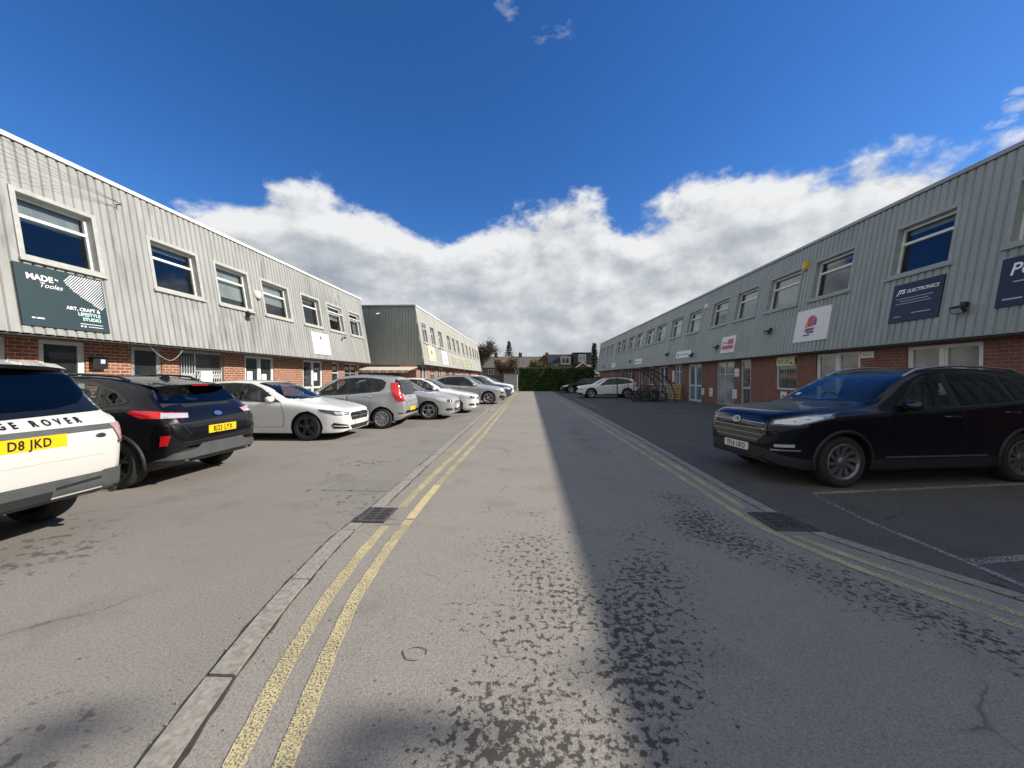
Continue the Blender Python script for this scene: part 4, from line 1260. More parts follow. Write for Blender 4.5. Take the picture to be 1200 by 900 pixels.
    def plate(s, text, front, zc, x=None, m=None, yc=0.0, tilt=0.0):
        d = 1 if front else -1
        h = s.cast((-6*d, yc, zc), (d, 0, 0))
        px = h[0].x if h else (-s.off if front else s.L-s.off)
        px -= d*.012
        b = MB(); y0, y1 = yc-.26, yc+.26; z0, z1 = zc-.056, zc+.056
        U = Vector((0,-1,0)) if front else Vector((0,1,0)); Nn = Vector((-d,0,0)); Z = Vector((0,0,1))
        o = Vector((px, yc, zc))
        b.obox(o,U,Z,Nn,-.26,.26,-.056,.056,-.01,.006)
        p = b.build('number_plate', m, s.root)
        if text:
            t = MB(); m2 = text2d(text, .108, 'CENTER', 0, .003, 1.12); m2 = ([(p[0]*.78, p[1]) for p in m2[0]], m2[1])
            put2d(t, m2, o, U, Z, Nn, 0, -.037, .0075); t.build('lettering', M['plate_black'], p)
        return p
    def mirrors(s, x, z, m, w=.11):
        y = s.W/2*.95
        for sg in (1, -1):
            b = MB(); b.ball((x-s.off, sg*(y+.1), z), .075, w, .07, 14, 9, .75)
            b.tube([(x-s.off-.01, sg*(y-.06), z-.03), (x-s.off, sg*(y+.04), z-.02)], .025, 6)
            o = b.build('mirror', m, s.root, 50)
            g = MB(); g.ball((x-s.off+.062, sg*(y+.1), z), .02, w*.82, .052, 12, 8, .75); g.build('mirror_glass', M['glass_car'], o, 50)
    def seam_door(s, poly, handle=None, hm=None):
        """door skin a few mm proud over its dark shut line, with handle"""
        cx = sum(p[0] for p in poly)/len(poly); cz = sum(p[1] for p in poly)/len(poly)
        for sg in (1, -1):
            d = (0, -sg, 0); u = Vector(d).cross(Vector((0,0,1)))
            b = MB()
            big = [(p[0]+(.009 if p[0] > cx else -.009), p[1]+(.007 if p[1] > cz else -.007)) for p in poly]
            s.decal(b, [((x-s.off)*u.x, z) for (x, z) in big], d, .0025, .04, 1)
            s.decal(b, [((x-s.off)*u.x, z) for (x, z) in poly], d, .0055, .04, 0)
            o = b.build('door', [s.paint, M['seam']], s.root, 50)
            if handle:
                h = s.hit_side(handle[0], handle[1], sg)
                if h:
                    c = h[0]; t = MB(); t.tube([c+Vector((-.11,0,0)), c+Vector((-.08,sg*.035,.004)), c+Vector((.08,sg*.035,.004)), c+Vector((.11,0,0))], .016, 8)
                    t.build('handle', hm or s.paint, o, 60)
    def rails(s, x0, x1, m):
        for sg in (1, -1):
            b = MB(); pts = []
            for k in range(11):
                x = x0+(x1-x0)*k/10; w = s.W/2*s.sp['tumble']*.93*s.pw(x)
                h = s.cast((x-s.off, sg*w, 4), (0,0,-1))
                if h: pts.append(h[0]+Vector((0,0,.035 if 0 < k < 10 else .0)))
            b.tube(pts, .02, 6); b.build('roof_rail', m, s.root, 60)
    def fin(s, x, m):
        h = s.cast((x-s.off, 0, 4), (0,0,-1)); c = h[0]; b = MB()
        b.add([(c.x-.09,-.02,c.z-.005),(c.x-.09,.02,c.z-.005),(c.x+.09,.025,c.z-.01),(c.x+.09,-.025,c.z-.01),(c.x+.08,0,c.z+.07),(c.x+.03,0,c.z+.065)],[(0,1,5),(1,2,4,5),(2,3,4),(3,0,5,4)])
        b.build('aerial', m, s.root)
    def screens(s, fx0, fx1, rx0=None, rx1=None, glass=None, fw=(.80,.66), rw=(.78,.68), gr=None):
        """windscreen between stations fx0 (base) and fx1 (top); rear window between rx1 (top) and rx0 (base)"""
        g = glass or M['glass_car']; W = s.W/2
        zb, zt_ = s.zt(fx0)+.01, s.zt(fx1)-.012
        b, t = W*fw[0], W*fw[1]
        P = [(-b,zb),(-b*.5,zb-.025),(0,zb-.035),(b*.5,zb-.025),(b,zb),(t,zt_-.02),(t*.5,zt_+.0),(0,zt_+.004),(-t*.5,zt_),(-t,zt_-.02)]
        s.end('windscreen', P, g, True, .006)
        s.cut([(-y, z) for (y, z) in P], (1,0,0))
        if rx0:
            zb, zt_ = s.zt(rx0)+.005, s.zt(rx1)-.01; b, t = W*rw[0], W*rw[1]
            P = [(-b,zb+.02),(-b*.5,zb),(b*.5,zb),(b,zb+.02),(t,zt_-.02),(t*.5,zt_),(-t*.5,zt_),(-t,zt_-.02)]
            s.cut(P, (-1,0,0))
            return s.end('rear_window', P, gr or g, False, .006)
    def glassrow(s, polys, frame, glass):
        """side windows: a black surround under each pane row"""
        for poly, g in polys:
            s.side('side_window', poly, g or glass, .0085)
            for sg in (1, -1):
                d = Vector((0,-sg,0)); ux = d.cross(Vector((0,0,1))).x
                s.cut([((x-s.off)*ux, z) for (x, z) in poly], d)
        if frame:
            for sg in (1, -1):
                d = Vector((0,-sg,0)); ux = d.cross(Vector((0,0,1))).x; F = lambda p: [((x-s.off)*ux, z) for (x, z) in p]
                b = MB(); s.decal(b, s.tri(F(frame), .04, [F(p) for p, g in polys]), d, .0045)
                b.build('window_surround', M['gloss_black'], s.root, 50)

PW = lambda L, nose=.60, tail=.66: [(0,nose),(.03,nose+.1),(.1,nose+.2),(.22,nose+.28),(.45,.955),(.9,.99),(1.6,1),(L-1.2,1),(L-.6,.975),(L-.25,.93),(L-.1,.87),(L-.03,tail+.1),(L,tail)]

SUV = dict(L=4.48, W=1.85, H=1.65, wb=2.67, fo=.9, rt=.345, rr=.232, zbm=1.07, tumble=.70, sill=.15, arch=M['black_plastic'], ns=10, ws='twist',
  zt=[(0,.74),(.03,.84),(.1,.92),(.3,.985),(.7,1.05),(1.1,1.11),(1.28,1.15),(1.6,1.33),(2.0,1.53),(2.3,1.615),(2.8,1.65),(3.4,1.625),(3.95,1.55),(4.08,1.50),(4.16,1.42),(4.32,1.10),(4.38,1.02),(4.45,.9),(4.48,.72)],
  zb=[(0,.68),(.1,.80),(.4,.90),(1.0,.99),(1.4,1.02),(2.5,1.07),(3.4,1.13),(4.0,1.17),(4.25,1.06),(4.4,.92),(4.48,.66)],
  zl=[(0,.34),(.12,.27),(.5,.22),(3.9,.22),(4.3,.3),(4.48,.42)], pw=PW(4.48))
HATCH = dict(L=4.42, W=1.80, H=1.44, wb=2.73, fo=.89, rt=.328, rr=.238, zbm=.95, tumble=.69, sill=.0, ns=5, ws='double', gap=.045,
  zt=[(0,.60),(.03,.67),(.1,.73),(.3,.79),(.7,.87),(1.1,.94),(1.32,.985),(1.6,1.13),(2.0,1.325),(2.35,1.415),(2.75,1.44),(3.3,1.415),(3.8,1.345),(4.0,1.29),(4.08,1.24),(4.22,1.02),(4.28,.96),(4.38,.84),(4.42,.68)],
  zb=[(0,.55),(.1,.66),(.4,.75),(1.0,.86),(1.5,.91),(2.5,.95),(3.4,.99),(3.9,1.02),(4.2,.93),(4.35,.8),(4.42,.6)],
  zl=[(0,.22),(.12,.18),(.5,.17),(3.9,.18),(4.3,.24),(4.42,.34)], pw=PW(4.42))
MPV = dict(L=3.74, W=1.68, H=1.59, wb=2.36, fo=.72, rt=.30, rr=.205, zbm=1.02, tumble=.74, sill=.0, ns=9, ws='cover', tw=.185,
  zt=[(0,.66),(.03,.76),(.1,.84),(.3,.92),(.6,1.0),(.85,1.07),(1.1,1.2),(1.5,1.43),(1.85,1.545),(2.3,1.59),(2.9,1.575),(3.35,1.52),(3.45,1.47),(3.52,1.38),(3.62,1.05),(3.66,.96),(3.72,.82),(3.74,.66)],
  zb=[(0,.6),(.1,.74),(.4,.86),(.9,.95),(1.5,.98),(2.4,1.03),(3.0,1.08),(3.4,1.13),(3.6,.98),(3.7,.8),(3.74,.6)],
  zl=[(0,.28),(.12,.22),(.5,.19),(3.2,.2),(3.6,.26),(3.74,.36)], pw=PW(3.74, .58, .72))
def variant(base, **kw):
    d = dict(base)
    for k, v in kw.items(): d[k] = v
    return d
def rescale(base, L=None, W=None, H=None, **kw):
    d = dict(base); sx = (L or base['L'])/base['L']; sz = (H or base['H'])/base['H']
    for k in ('zt','zb','zl'): d[k] = [(x*sx, z*sz) for x, z in base[k]]
    d['pw'] = PW((L or base['L']))
    d['L'] = L or base['L']; d['W'] = W or base['W']; d['H'] = H or base['H']; d['zbm'] *= sz
    for k in ('wb','fo'): d[k] = base[k]*sx
    d.update(kw); return d
NOSE_OUT, TAIL_OUT = PI, 0.0      # left row: nose to the road / tail to the road
GL = 'cars parked in the left hand bays'
GR = 'cars parked in the right hand bays'
GC, GT, GG = M['glass_car'], M['glass_tint'], M['glass_green']

def suv_glass(c, glass, glass2, sx=1.0, sz=1.0, frame=True):
    S = lambda P: [(x*sx, z*sz) for x, z in P]
    A = S([(1.62,1.055),(1.75,1.13),(2.08,1.42),(2.3,1.52),(2.50,1.545),(2.50,1.09)])
    B = S([(2.57,1.095),(2.57,1.55),(3.0,1.55),(3.28,1.525),(3.36,1.15)])
    C = S([(3.42,1.165),(3.36,1.51),(3.62,1.45),(3.92,1.29),(3.9,1.22)])
    Fm = S([(1.50,1.03),(1.7,1.13),(2.05,1.44),(2.3,1.555),(2.6,1.58),(3.1,1.575),(3.5,1.52),(3.8,1.41),(4.02,1.27),(3.95,1.19),(3.4,1.13),(2.5,1.065)])
    c.glassrow([(A, glass),(B, glass2),(C, glass2)], Fm if frame else None, glass)
def suv_doors(c, sx=1.0, sz=1.0, hm=None):
    S = lambda P: [(x*sx, z*sz) for x, z in P]
    c.seam_door(S([(1.42,.42),(1.40,.7),(1.48,1.0),(2.52,1.05),(2.55,.7),(2.52,.40)]), (2.36*sx,.95*sz), hm)
    c.seam_door(S([(2.56,.40),(2.59,.7),(2.56,1.05),(3.42,1.11),(3.38,.9),(3.22,.72),(3.12,.52),(3.10,.42)]), (3.26*sx,1.0*sz), hm)
def hatch_glass(c, glass, glass2, sx=1.0, sz=1.0):
    S = lambda P: [(x*sx, z*sz) for x, z in P]
    A = S([(1.62,.935),(1.78,1.02),(2.1,1.22),(2.35,1.31),(2.55,1.335),(2.55,.965)])
    B = S([(2.62,.97),(2.62,1.34),(3.0,1.345),(3.3,1.32),(3.45,1.27),(3.4,1.01)])
    C = S([(3.46,1.015),(3.51,1.25),(3.78,1.13),(3.82,1.05)])
    Fm = S([(1.5,.905),(1.75,1.03),(2.1,1.25),(2.4,1.355),(2.8,1.375),(3.2,1.36),(3.55,1.28),(3.85,1.12),(3.9,1.04),(3.4,.985),(2.5,.94)])
    c.glassrow([(A, glass),(B, glass2),(C, glass2)], Fm, glass)
def hatch_doors(c, sx=1.0, sz=1.0, hm=None):
    S = lambda P: [(x*sx, z*sz) for x, z in P]
    c.seam_door(S([(1.44,.34),(1.42,.6),(1.5,.88),(2.56,.93),(2.59,.6),(2.56,.32)]), (2.42*sx,.83*sz), hm)
    c.seam_door(S([(2.60,.32),(2.63,.6),(2.60,.93),(3.46,.97),(3.40,.78),(3.24,.60),(3.16,.42),(3.14,.33)]), (3.3*sx,.88*sz), hm)

def rounded(y0, y1, z0, z1, r=.03):
    P = []
    for cx, cz, a0 in ((y1-r, z0+r, -90), (y1-r, z1-r, 0), (y0+r, z1-r, 90), (y0+r, z0+r, 180)):
        for k in range(4): a = R(a0+30*k); P.append((cx+r*math.cos(a), cz+r*math.sin(a)))
    return P
# --- 1 white large estate car, tail to the road, cut by the left edge
RR = dict(L=4.85, W=1.87, H=1.70, wb=2.92, fo=.98, rt=.37, rr=.27, zbm=1.14, tumble=.74, sill=.0, ns=5, ws='double', rimm=M['dark_alloy'],
  zt=[(0,.86),(.03,.95),(.1,1.02),(.4,1.1),(.9,1.15),(1.25,1.19),(1.4,1.23),(1.8,1.5),(2.1,1.61),(2.5,1.68),(3.0,1.70),(3.8,1.68),(4.25,1.64),(4.34,1.615),(4.40,1.56),(4.62,1.20),(4.68,1.13),(4.74,1.08),(4.79,1.0),(4.83,.9),(4.85,.78)],
  zb=[(0,.8),(.1,.92),(.4,1.0),(1.0,1.06),(2,1.1),(3.4,1.13),(4.4,1.16),(4.65,1.12),(4.75,1.03),(4.83,.85),(4.85,.72)],
  zl=[(0,.4),(.12,.33),(.5,.28),(4.1,.28),(4.6,.34),(4.85,.42)], pw=[(0,.6),(.03,.7),(.1,.8),(.22,.88),(.45,.955),(.9,.99),(1.6,1),(3.6,1),(4.3,.985),(4.6,.955),(4.72,.925),(4.8,.87),(4.83,.82),(4.85,.76)])
c = Car('parked_car', 'white high off road car with yellow rear plate, cut by the left edge', RR, M['warm_white_paint'], (-4.2-4.85/2, 2.97, 0), TAIL_OUT, GL)
c.screens(1.38, 2.15, None)
c.end('tailgate_glass', [(-.80,1.165),(0,1.14),(.80,1.165),(.835,1.19),(.74,1.58),(.4,1.605),(0,1.61),(-.4,1.605),(-.74,1.58),(-.835,1.19)], M['gloss_black'], False, .005)
c.cabin(1.5, 2.25, 3.3, .62)
c.end('rear_window', [(-.62,1.25),(-.4,1.205),(0,1.195),(.4,1.205),(.62,1.25),(.72,1.34),(.735,1.43),(.69,1.52),(.3,1.55),(-.3,1.55),(-.69,1.52),(-.735,1.43),(-.72,1.34)], GT, False, .009)
sp = MB()
for i in range(16):
    ya, yb = -.74+1.48*i/16, -.74+1.48*(i+1)/16; f = lambda y: 4.46-.14*(y/.74)**4; h = lambda y: 1.625-.035*(y/.74)**2
    sp.add([(4.2-c.off,ya,h(ya)+.05),(4.2-c.off,yb,h(yb)+.05),(f(yb)-c.off,yb,h(yb)-.005),(f(ya)-c.off,ya,h(ya)-.005),(f(ya)-c.off,ya,h(ya)-.035),(f(yb)-c.off,yb,h(yb)-.035),(4.3-c.off,yb,h(yb)-.06),(4.3-c.off,ya,h(ya)-.06)], [(0,3,2,1)])
    sp.add([(f(ya)-c.off,ya,h(ya)-.005),(f(yb)-c.off,yb,h(yb)-.005),(f(yb)-c.off,yb,h(yb)-.04),(f(ya)-c.off,ya,h(ya)-.04),(4.3-c.off,yb,h(yb)-.07),(4.3-c.off,ya,h(ya)-.07)], [(0,3,2,1),(3,5,4,2)], 1)
sp.build('roof_spoiler', [M['warm_white_paint'], M['gloss_black']], c.root, 40)
c.end('brake_light', [(-.3,1.568),(.3,1.568),(.3,1.58),(-.3,1.58)], M['lamp_dark'], False, .012)
c.end('garnish_strip', [(-.86,.985),(.86,.985),(.86,1.035),(-.86,1.035)], M['grey_plastic'], False, .010)
c.letters('lettering', text2d('RANGE ROVER', .072, 'CENTER', 0, .002, 2.0), M['gloss_black'], False, .10, 1.068, .008)
c.corner('tail_light', [(4.84,.80,.86),(4.84,.80,1.03),(4.6,.97,1.05),(4.55,.985,.86)], M['lamp_pink'], False, .014, ang=42)
c.corner('tail_light_band', [(4.85,.79,.84),(4.85,.79,.87),(4.55,.985,.87),(4.55,.985,.84)], M['lamp_dark'], False, .016, ang=42)
c.plate('D8 JKD', False, .935, None, M['plate_yellow'], .07)
b_ = MB(); h = c.cast((6,.62,.93),(-1,0,0))
b_.ball((h[0].x,.62,.93), .008, .048, .027, 18, 8); b_.build('badge', M['dark_alloy'], c.root, 60)
c.end('bumper', [(-.99,.40),(.99,.40),(.99,.60),(.6,.585),(-.6,.585),(-.99,.60)], M['grey_plastic'], False, .012, step=.05)
c.corner('bumper_corner', [(4.85,.6,.36),(4.85,.6,.60),(4.3,1.0,.62),(4.2,1.0,.38)], M['grey_plastic'], False, .0125, ang=50)
c.end('bumper_slot', [(.22,.50),(.58,.52),(.58,.545),(.22,.525)], M['seam'], False, .016, mirror=True)
c.end('bumper_slot', [(-.18,.43),(.18,.43),(.2,.50),(-.2,.50)], M['seam'], False, .016)
c.end('reflector', [(.80,.60),(.93,.61),(.93,.66),(.80,.645)], M['lamp_red'], False, .012, mirror=True)
for sg in (1, -1):
    b_ = MB(); b_.tube([(c.L-.35-c.off, sg*.68, .40),(c.L+.01-c.off, sg*.68, .40)], [.045,.045], 14, cap=False); b_.ball((c.L-.2-c.off,sg*.68,.40), .02,.04,.04); b_.build('exhaust', M['chrome'], c.root, 50)
c.glassrow([([(1.75,1.14),(2.15,1.46),(2.4,1.57),(2.6,1.59),(2.6,1.16)], GC), ([(2.68,1.16),(2.68,1.59),(3.4,1.59),(3.5,1.18)], GT), ([(3.58,1.18),(3.5,1.58),(4.0,1.54),(4.35,1.25),(4.3,1.2)], GT)], [(1.65,1.12),(2.1,1.46),(2.45,1.61),(3.4,1.62),(4.05,1.57),(4.42,1.25),(4.35,1.17),(2.6,1.13)], GC)
c.seam_door([(1.5,.5),(1.5,1.0),(1.6,1.1),(2.62,1.1),(2.62,.48)], (2.45,1.0)); c.seam_door([(2.67,.48),(2.67,1.1),(3.55,1.12),(3.48,.9),(3.35,.75),(3.3,.5)], (3.4,1.03))
c.mirrors(1.72, 1.17, M['warm_white_paint'])

# --- 2 black crossover, tail to the road
PU = dict(L=4.19, W=1.80, H=1.54, wb=2.59, fo=.80, rt=.34, rr=.24, zbm=1.04, tumble=.67, sill=.12, arch=M['black_plastic'], ns=5, ws='double', rimm=M['dark_alloy'],
  zt=[(0,.70),(.03,.8),(.1,.87),(.3,.93),(.7,1.0),(1.05,1.06),(1.2,1.1),(1.6,1.32),(1.9,1.45),(2.2,1.52),(2.5,1.54),(3.0,1.515),(3.45,1.445),(3.62,1.405),(3.70,1.36),(3.95,1.10),(4.02,1.05),(4.1,.98),(4.15,.88),(4.19,.72)],
  zb=[(0,.64),(.1,.78),(.4,.87),(1.0,.95),(1.5,.99),(2.4,1.03),(3.1,1.07),(3.6,1.09),(3.95,1.0),(4.1,.88),(4.19,.66)],
  zl=[(0,.32),(.12,.26),(.5,.21),(3.5,.21),(4.0,.28),(4.19,.38)], pw=PW(4.19,.6,.68))
c = Car('parked_car', 'black crossover with yellow plate and red rear lamps, beside the white off road car', PU, M['black_paint'], (-4.74-4.19/2, 5.7, 0), TAIL_OUT, GL)
c.screens(1.18, 2.0, 3.93, 3.66, None, rw=(.76,.66), gr=GT)
c.glassrow([([(1.5,1.02),(1.85,1.28),(2.1,1.4),(2.3,1.425),(2.32,1.06)], GG), ([(2.39,1.06),(2.37,1.43),(2.7,1.43),(3.0,1.38),(3.1,1.11)], GG), ([(3.16,1.12),(3.08,1.36),(3.3,1.28),(3.45,1.17)], GT)], [(1.4,1.0),(1.8,1.28),(2.1,1.43),(2.5,1.46),(2.9,1.43),(3.3,1.31),(3.55,1.16),(3.1,1.08),(2.3,1.035)], GC)
c.seam_door([(1.28,.4),(1.26,.7),(1.34,.97),(2.34,1.03),(2.36,.7),(2.34,.38)], (2.2,.93)); c.seam_door([(2.38,.38),(2.4,.7),(2.38,1.03),(3.14,1.06),(3.1,.86),(2.98,.7),(2.9,.5),(2.88,.4)], (3.0,.97))
c.corner('tail_light', [(4.16,.56,.93),(4.16,.56,1.0),(3.7,.88,1.06),(3.62,.88,1.03),(3.8,.88,.955)], M['lamp_red'], False, .010, ang=42)
c.cabin(1.25, 1.95, 2.8, .42)
c.corner('reversing_light', [(4.16,.56,.935),(4.16,.56,.99),(3.98,.78,1.015),(3.98,.78,.945)], M['lamp_clear'], False, .014, ang=42)
c.corner('rear_reflector', [(4.17,.845,.585),(4.17,.81,.72),(4.08,.86,.715),(4.09,.88,.575)], M['lamp_red'], False, .012, ang=35)
c.end('badge', [(.075*math.cos(a)*1.0,.955+.03*math.sin(a)) for a in [2*PI*k/18 for k in range(18)]], M['chrome'], False, .012)
c.plate('BJ23 LYX', False, .74, None, M['plate_yellow'])
c.end('bumper', [(-.82,.38),(.82,.38),(.74,.47),(.45,.50),(.38,.56),(-.38,.56),(-.45,.50),(-.74,.47)], M['grey_plastic'], False, .012)
c.end('bumper_crease', [(-.8,.845),(.8,.845),(.8,.87),(-.8,.87)], M['seam'], False, .006)
c.end('tailgate_crease', [(-.66,.60),(.66,.60),(.66,.612),(-.66,.612)], M['seam'], False, .006)
sp = MB()
for i in range(12):
    ya, yb = -.62+1.24*i/12, -.62+1.24*(i+1)/12; f = lambda y: 3.84-.12*(y/.62)**4; h = lambda y: 1.415-.03*(y/.62)**2
    sp.add([(3.5-c.off,ya,h(ya)+.035),(3.5-c.off,yb,h(yb)+.035),(f(yb)-c.off,yb,h(yb)-.012),(f(ya)-c.off,ya,h(ya)-.012),(f(yb)-c.off,yb,h(yb)-.04),(f(ya)-c.off,ya,h(ya)-.04),(3.68-c.off,yb,h(yb)-.05),(3.68-c.off,ya,h(ya)-.05)], [(0,3,2,1),(3,5,4,2),(5,7,6,4)])
sp.build('roof_spoiler', M['black_paint'], c.root, 40)
b_ = MB(); b_.box(3.842-c.off,3.85-c.off,-.14,.14,1.378,1.392); b_.build('brake_light', M['lamp_red'], c.root)
c.fin(3.25, M['gloss_black']); c.mirrors(1.5, 1.03, M['black_paint']); c.rails(1.9, 3.3, M['gloss_black'])
for sg in (1, -1):
    b_ = MB(); b_.tube([(c.L-.25-c.off, sg*.56, .37),(c.L-.0-c.off, sg*.56, .37)], [.038,.038], 12, cap=False); b_.build('exhaust', M['chrome'], c.root, 50)

def ringpoly(cx, cz, r, n=16): return [(cx+r*math.cos(2*PI*k/n), cz+r*math.sin(2*PI*k/n)) for k in range(n)]
# --- 3 white hatchback, nose to the road
c = Car('parked_car', 'white sporty hatchback with star grille and dark five spoke wheels, nose to the road', variant(HATCH, rimm=M['dark_alloy']), M['white_paint'], (-4.42+4.42/2, 9.68, 0), NOSE_OUT, GL)
c.root.location.x = -4.38-4.42/2
c.screens(1.36, 2.22, 4.2, 4.06); c.cabin(1.45, 2.2, 3.1, .32); hatch_glass(c, GG, GT); hatch_doors(c); c.mirrors(1.72, .99, M['white_paint'])
c.corner('headlight', [(.06,.50,.60),(.045,.50,.655),(.3,.76,.715),(.62,.87,.755),(.55,.87,.70),(.25,.74,.60)], M['lamp_dark'], True, .007, ang=50)
c.corner('headlight_lens', [(.08,.54,.615),(.07,.53,.645),(.3,.76,.69),(.26,.74,.62)], M['lamp_clear'], True, .011, ang=50)
c.end('grille', [(-.42,.46),(.42,.46),(.50,.60),(.40,.645),(-.40,.645),(-.50,.60)], M['gloss_black'], True, .008)
c.end('grille_bar', [(-.45,.545),(-.1,.535),(.1,.535),(.45,.545),(.45,.57),(.1,.565),(-.1,.565),(-.45,.57)], M['chrome'], True, .014)
c.end('badge', ringpoly(0,.55,.085), M['chrome'], True, .018); c.end('badge', ringpoly(0,.55,.065), M['gloss_black'], True, .021)
for a in (90, 210, 330):
    a = R(a); p = (.075*math.cos(a), .55+.075*math.sin(a)); q = (-math.sin(a)*.014, math.cos(a)*.014)
    c.end('badge_star', [(q[0],.55+q[1]),p,(-q[0],.55-q[1])], M['chrome'], True, .024)
c.end('lower_grille', [(-.42,.24),(.42,.24),(.52,.345),(-.52,.345)], M['gloss_black'], True, .008)
c.corner('air_intake', [(.03,.52,.27),(.04,.56,.36),(.26,.80,.43),(.3,.82,.38),(.26,.8,.29)], M['gloss_black'], True, .008, ang=45)
c.corner('intake_blade', [(.05,.56,.335),(.27,.8,.365),(.27,.8,.35),(.05,.55,.315)], M['white_paint'], True, .016, ang=45)
c.plate('', True, .40, None, M['plate_white'])
# --- 4 small silver mini MPV, tail to the road
c = Car('parked_car', 'small silver tall hatchback with high red tail lamps, tail to the road', MPV, M['silver_paint'], (-3.66-3.74/2, 11.8, 0), TAIL_OUT, GL)
c.cabin(.98, 1.65, 2.5, .45)
c.screens(.9, 1.75, 3.63, 3.48, None, rw=(.80,.76), gr=GT)
c.glassrow([([(1.15,1.0),(1.45,1.24),(1.75,1.41),(2.0,1.455),(2.02,1.03)], GG), ([(2.09,1.04),(2.08,1.46),(2.5,1.465),(2.72,1.45),(2.76,1.08)], GG), ([(2.81,1.09),(2.77,1.445),(3.0,1.42),(3.13,1.35),(3.1,1.19),(3.0,1.12)], GG)], [(1.05,.97),(1.4,1.25),(1.75,1.44),(2.1,1.49),(2.7,1.49),(3.05,1.44),(3.18,1.36),(3.13,1.17),(3.0,1.09),(2.0,1.0)], GC)
c.seam_door([(1.0,.34),(.98,.6),(1.02,.93),(2.04,1.0),(2.06,.6),(2.04,.32)], (1.9,.9)); c.seam_door([(2.08,.32),(2.1,.6),(2.08,1.0),(2.78,1.05),(2.74,.8),(2.66,.6),(2.62,.34)], (2.66,.95))
c.corner('tail_light', [(3.72,.62,.80),(3.64,.66,1.02),(3.52,.66,1.36),(3.36,.76,1.34),(3.38,.82,1.05),(3.55,.82,.80)], M['lamp_red'], False, .010, ang=55)
c.end('tailgate_panel', [(-.70,1.02),(.70,1.02),(.64,1.40),(-.64,1.40)], M['gloss_black'], False, .003)
c.end('badge', ringpoly(0,.93,.05), M['chrome'], False, .01)
c.plate('', False, .56, None, M['plate_yellow']); c.mirrors(1.22, 1.02, M['silver_paint'])
c.end('bumper_strip', [(-.75,.44),(.75,.44),(.75,.47),(-.75,.47)], M['seam'], False, .006)
# --- 5 silver family hatchback, nose to the road
FOC = rescale(HATCH, 4.34, 1.80, 1.48, ns=5, ws='plain', rimm=M['alloy'], rt=.32, rr=.215)
def common_nose(c, pal, gp=None, light=None, sx=1, sz=1):
    z = sz
    c.corner('headlight', light or [(.07,.50,.58*z),(.07,.52,.67*z),(.35,.78,.74*z),(.66,.87,.78*z),(.58,.87,.68*z),(.25,.76,.58*z)], M['lamp_clear'], True, .007, ang=50)
    c.corner('headlight_bulb', [(.12,.60,.61*z),(.12,.60,.68*z),(.26,.74,.70*z),(.26,.74,.62*z)], M['lamp_dark'], True, .011, ang=50)
    c.end('grille', gp or [(-.4,.575*z),(.4,.575*z),(.42,.615*z),(-.42,.615*z)], M['gloss_black'], True, .008)
    c.end('badge', ringpoly(0,.61*z,.045), M['chrome'], True, .014)
    c.end('lower_grille', [(-.5,.27*z),(.5,.27*z),(.56,.40*z),(-.56,.40*z)], M['black_plastic'], True, .008)
    c.corner('fog_light', [(.08,.62,.32*z),(.08,.62,.39*z),(.25,.79,.40*z),(.25,.79,.32*z)], M['black_plastic'], True, .009, ang=45)
c = Car('parked_car', 'silver family hatchback with nose to the road, next to the small tall silver car', FOC, M['pale_silver_paint'], (-2.72-4.34/2, 14.3, 0), NOSE_OUT, GL)
c.screens(1.36, 2.22, 4.12, 3.98); c.cabin(1.42, 2.15, 3.05, .34); hatch_glass(c, GG, GC, 4.34/4.42, 1.48/1.44); hatch_doors(c, 4.34/4.42, 1.48/1.44); c.mirrors(1.7, 1.02, M['pale_silver_paint'])
common_nose(c, None, sz=1.03); c.plate('', True, .44, None, M['plate_white'])
c.end('nose_strip', [(-.52,.315),(.52,.315),(.52,.335),(-.52,.335)], M['chrome'], True, .014)
# --- 6 white hatchback, nose to the road
c = Car('parked_car', 'white family hatchback with nose to the road, between the silver hatchback and the white estate', rescale(HATCH, 4.34, 1.80, 1.5, ns=10, ws='plain', rimm=M['alloy'], rt=.32, rr=.215), M['white_paint'], (-2.28-4.34/2, 16.75, 0), NOSE_OUT, GL)
c.screens(1.36, 2.22, 4.12, 3.98); c.cabin(1.42, 2.15, 3.05, .34); hatch_glass(c, GG, GC, 4.34/4.42, 1.5/1.44); hatch_doors(c, 4.34/4.42, 1.5/1.44); c.mirrors(1.7, 1.03, M['white_paint'])
common_nose(c, None, sz=1.04); c.plate('', True, .44, None, M['plate_white'])
# --- 7 pale silver SUV, nose to the road
c = Car('parked_car', 'pale silver SUV with dark windows and black front vents, nose to the road', rescale(SUV, 4.5, 1.85, 1.62, sill=.0, arch=None, ns=5, ws='double', rimm=M['alloy'], rt=.36, rr=.25), M['pale_silver_paint'], (-1.42-4.5/2, 22.25, 0), NOSE_OUT, GL)
c.screens(1.32, 2.2, 4.28, 4.12); c.cabin(1.42, 2.15, 3.05, .45); suv_glass(c, GC, GT, 1, 1.62/1.65); suv_doors(c, 1, 1.62/1.65); c.mirrors(1.7, 1.1, M['pale_silver_paint']); c.rails(2.2, 3.9, M['alloy'])
common_nose(c, None, [(-.4,.5),(.4,.5),(.46,.72),(.4,.8),(-.4,.8),(-.46,.72)], [(.06,.52,.72),(.06,.52,.80),(.35,.78,.86),(.5,.86,.86),(.48,.86,.78),(.25,.76,.72)], sz=1.0)
c.corner('air_intake', [(.03,.56,.36),(.03,.56,.5),(.28,.80,.52),(.3,.82,.36)], M['black_plastic'], True, .012, ang=45); c.plate('', True, .47, None, M['plate_white'])
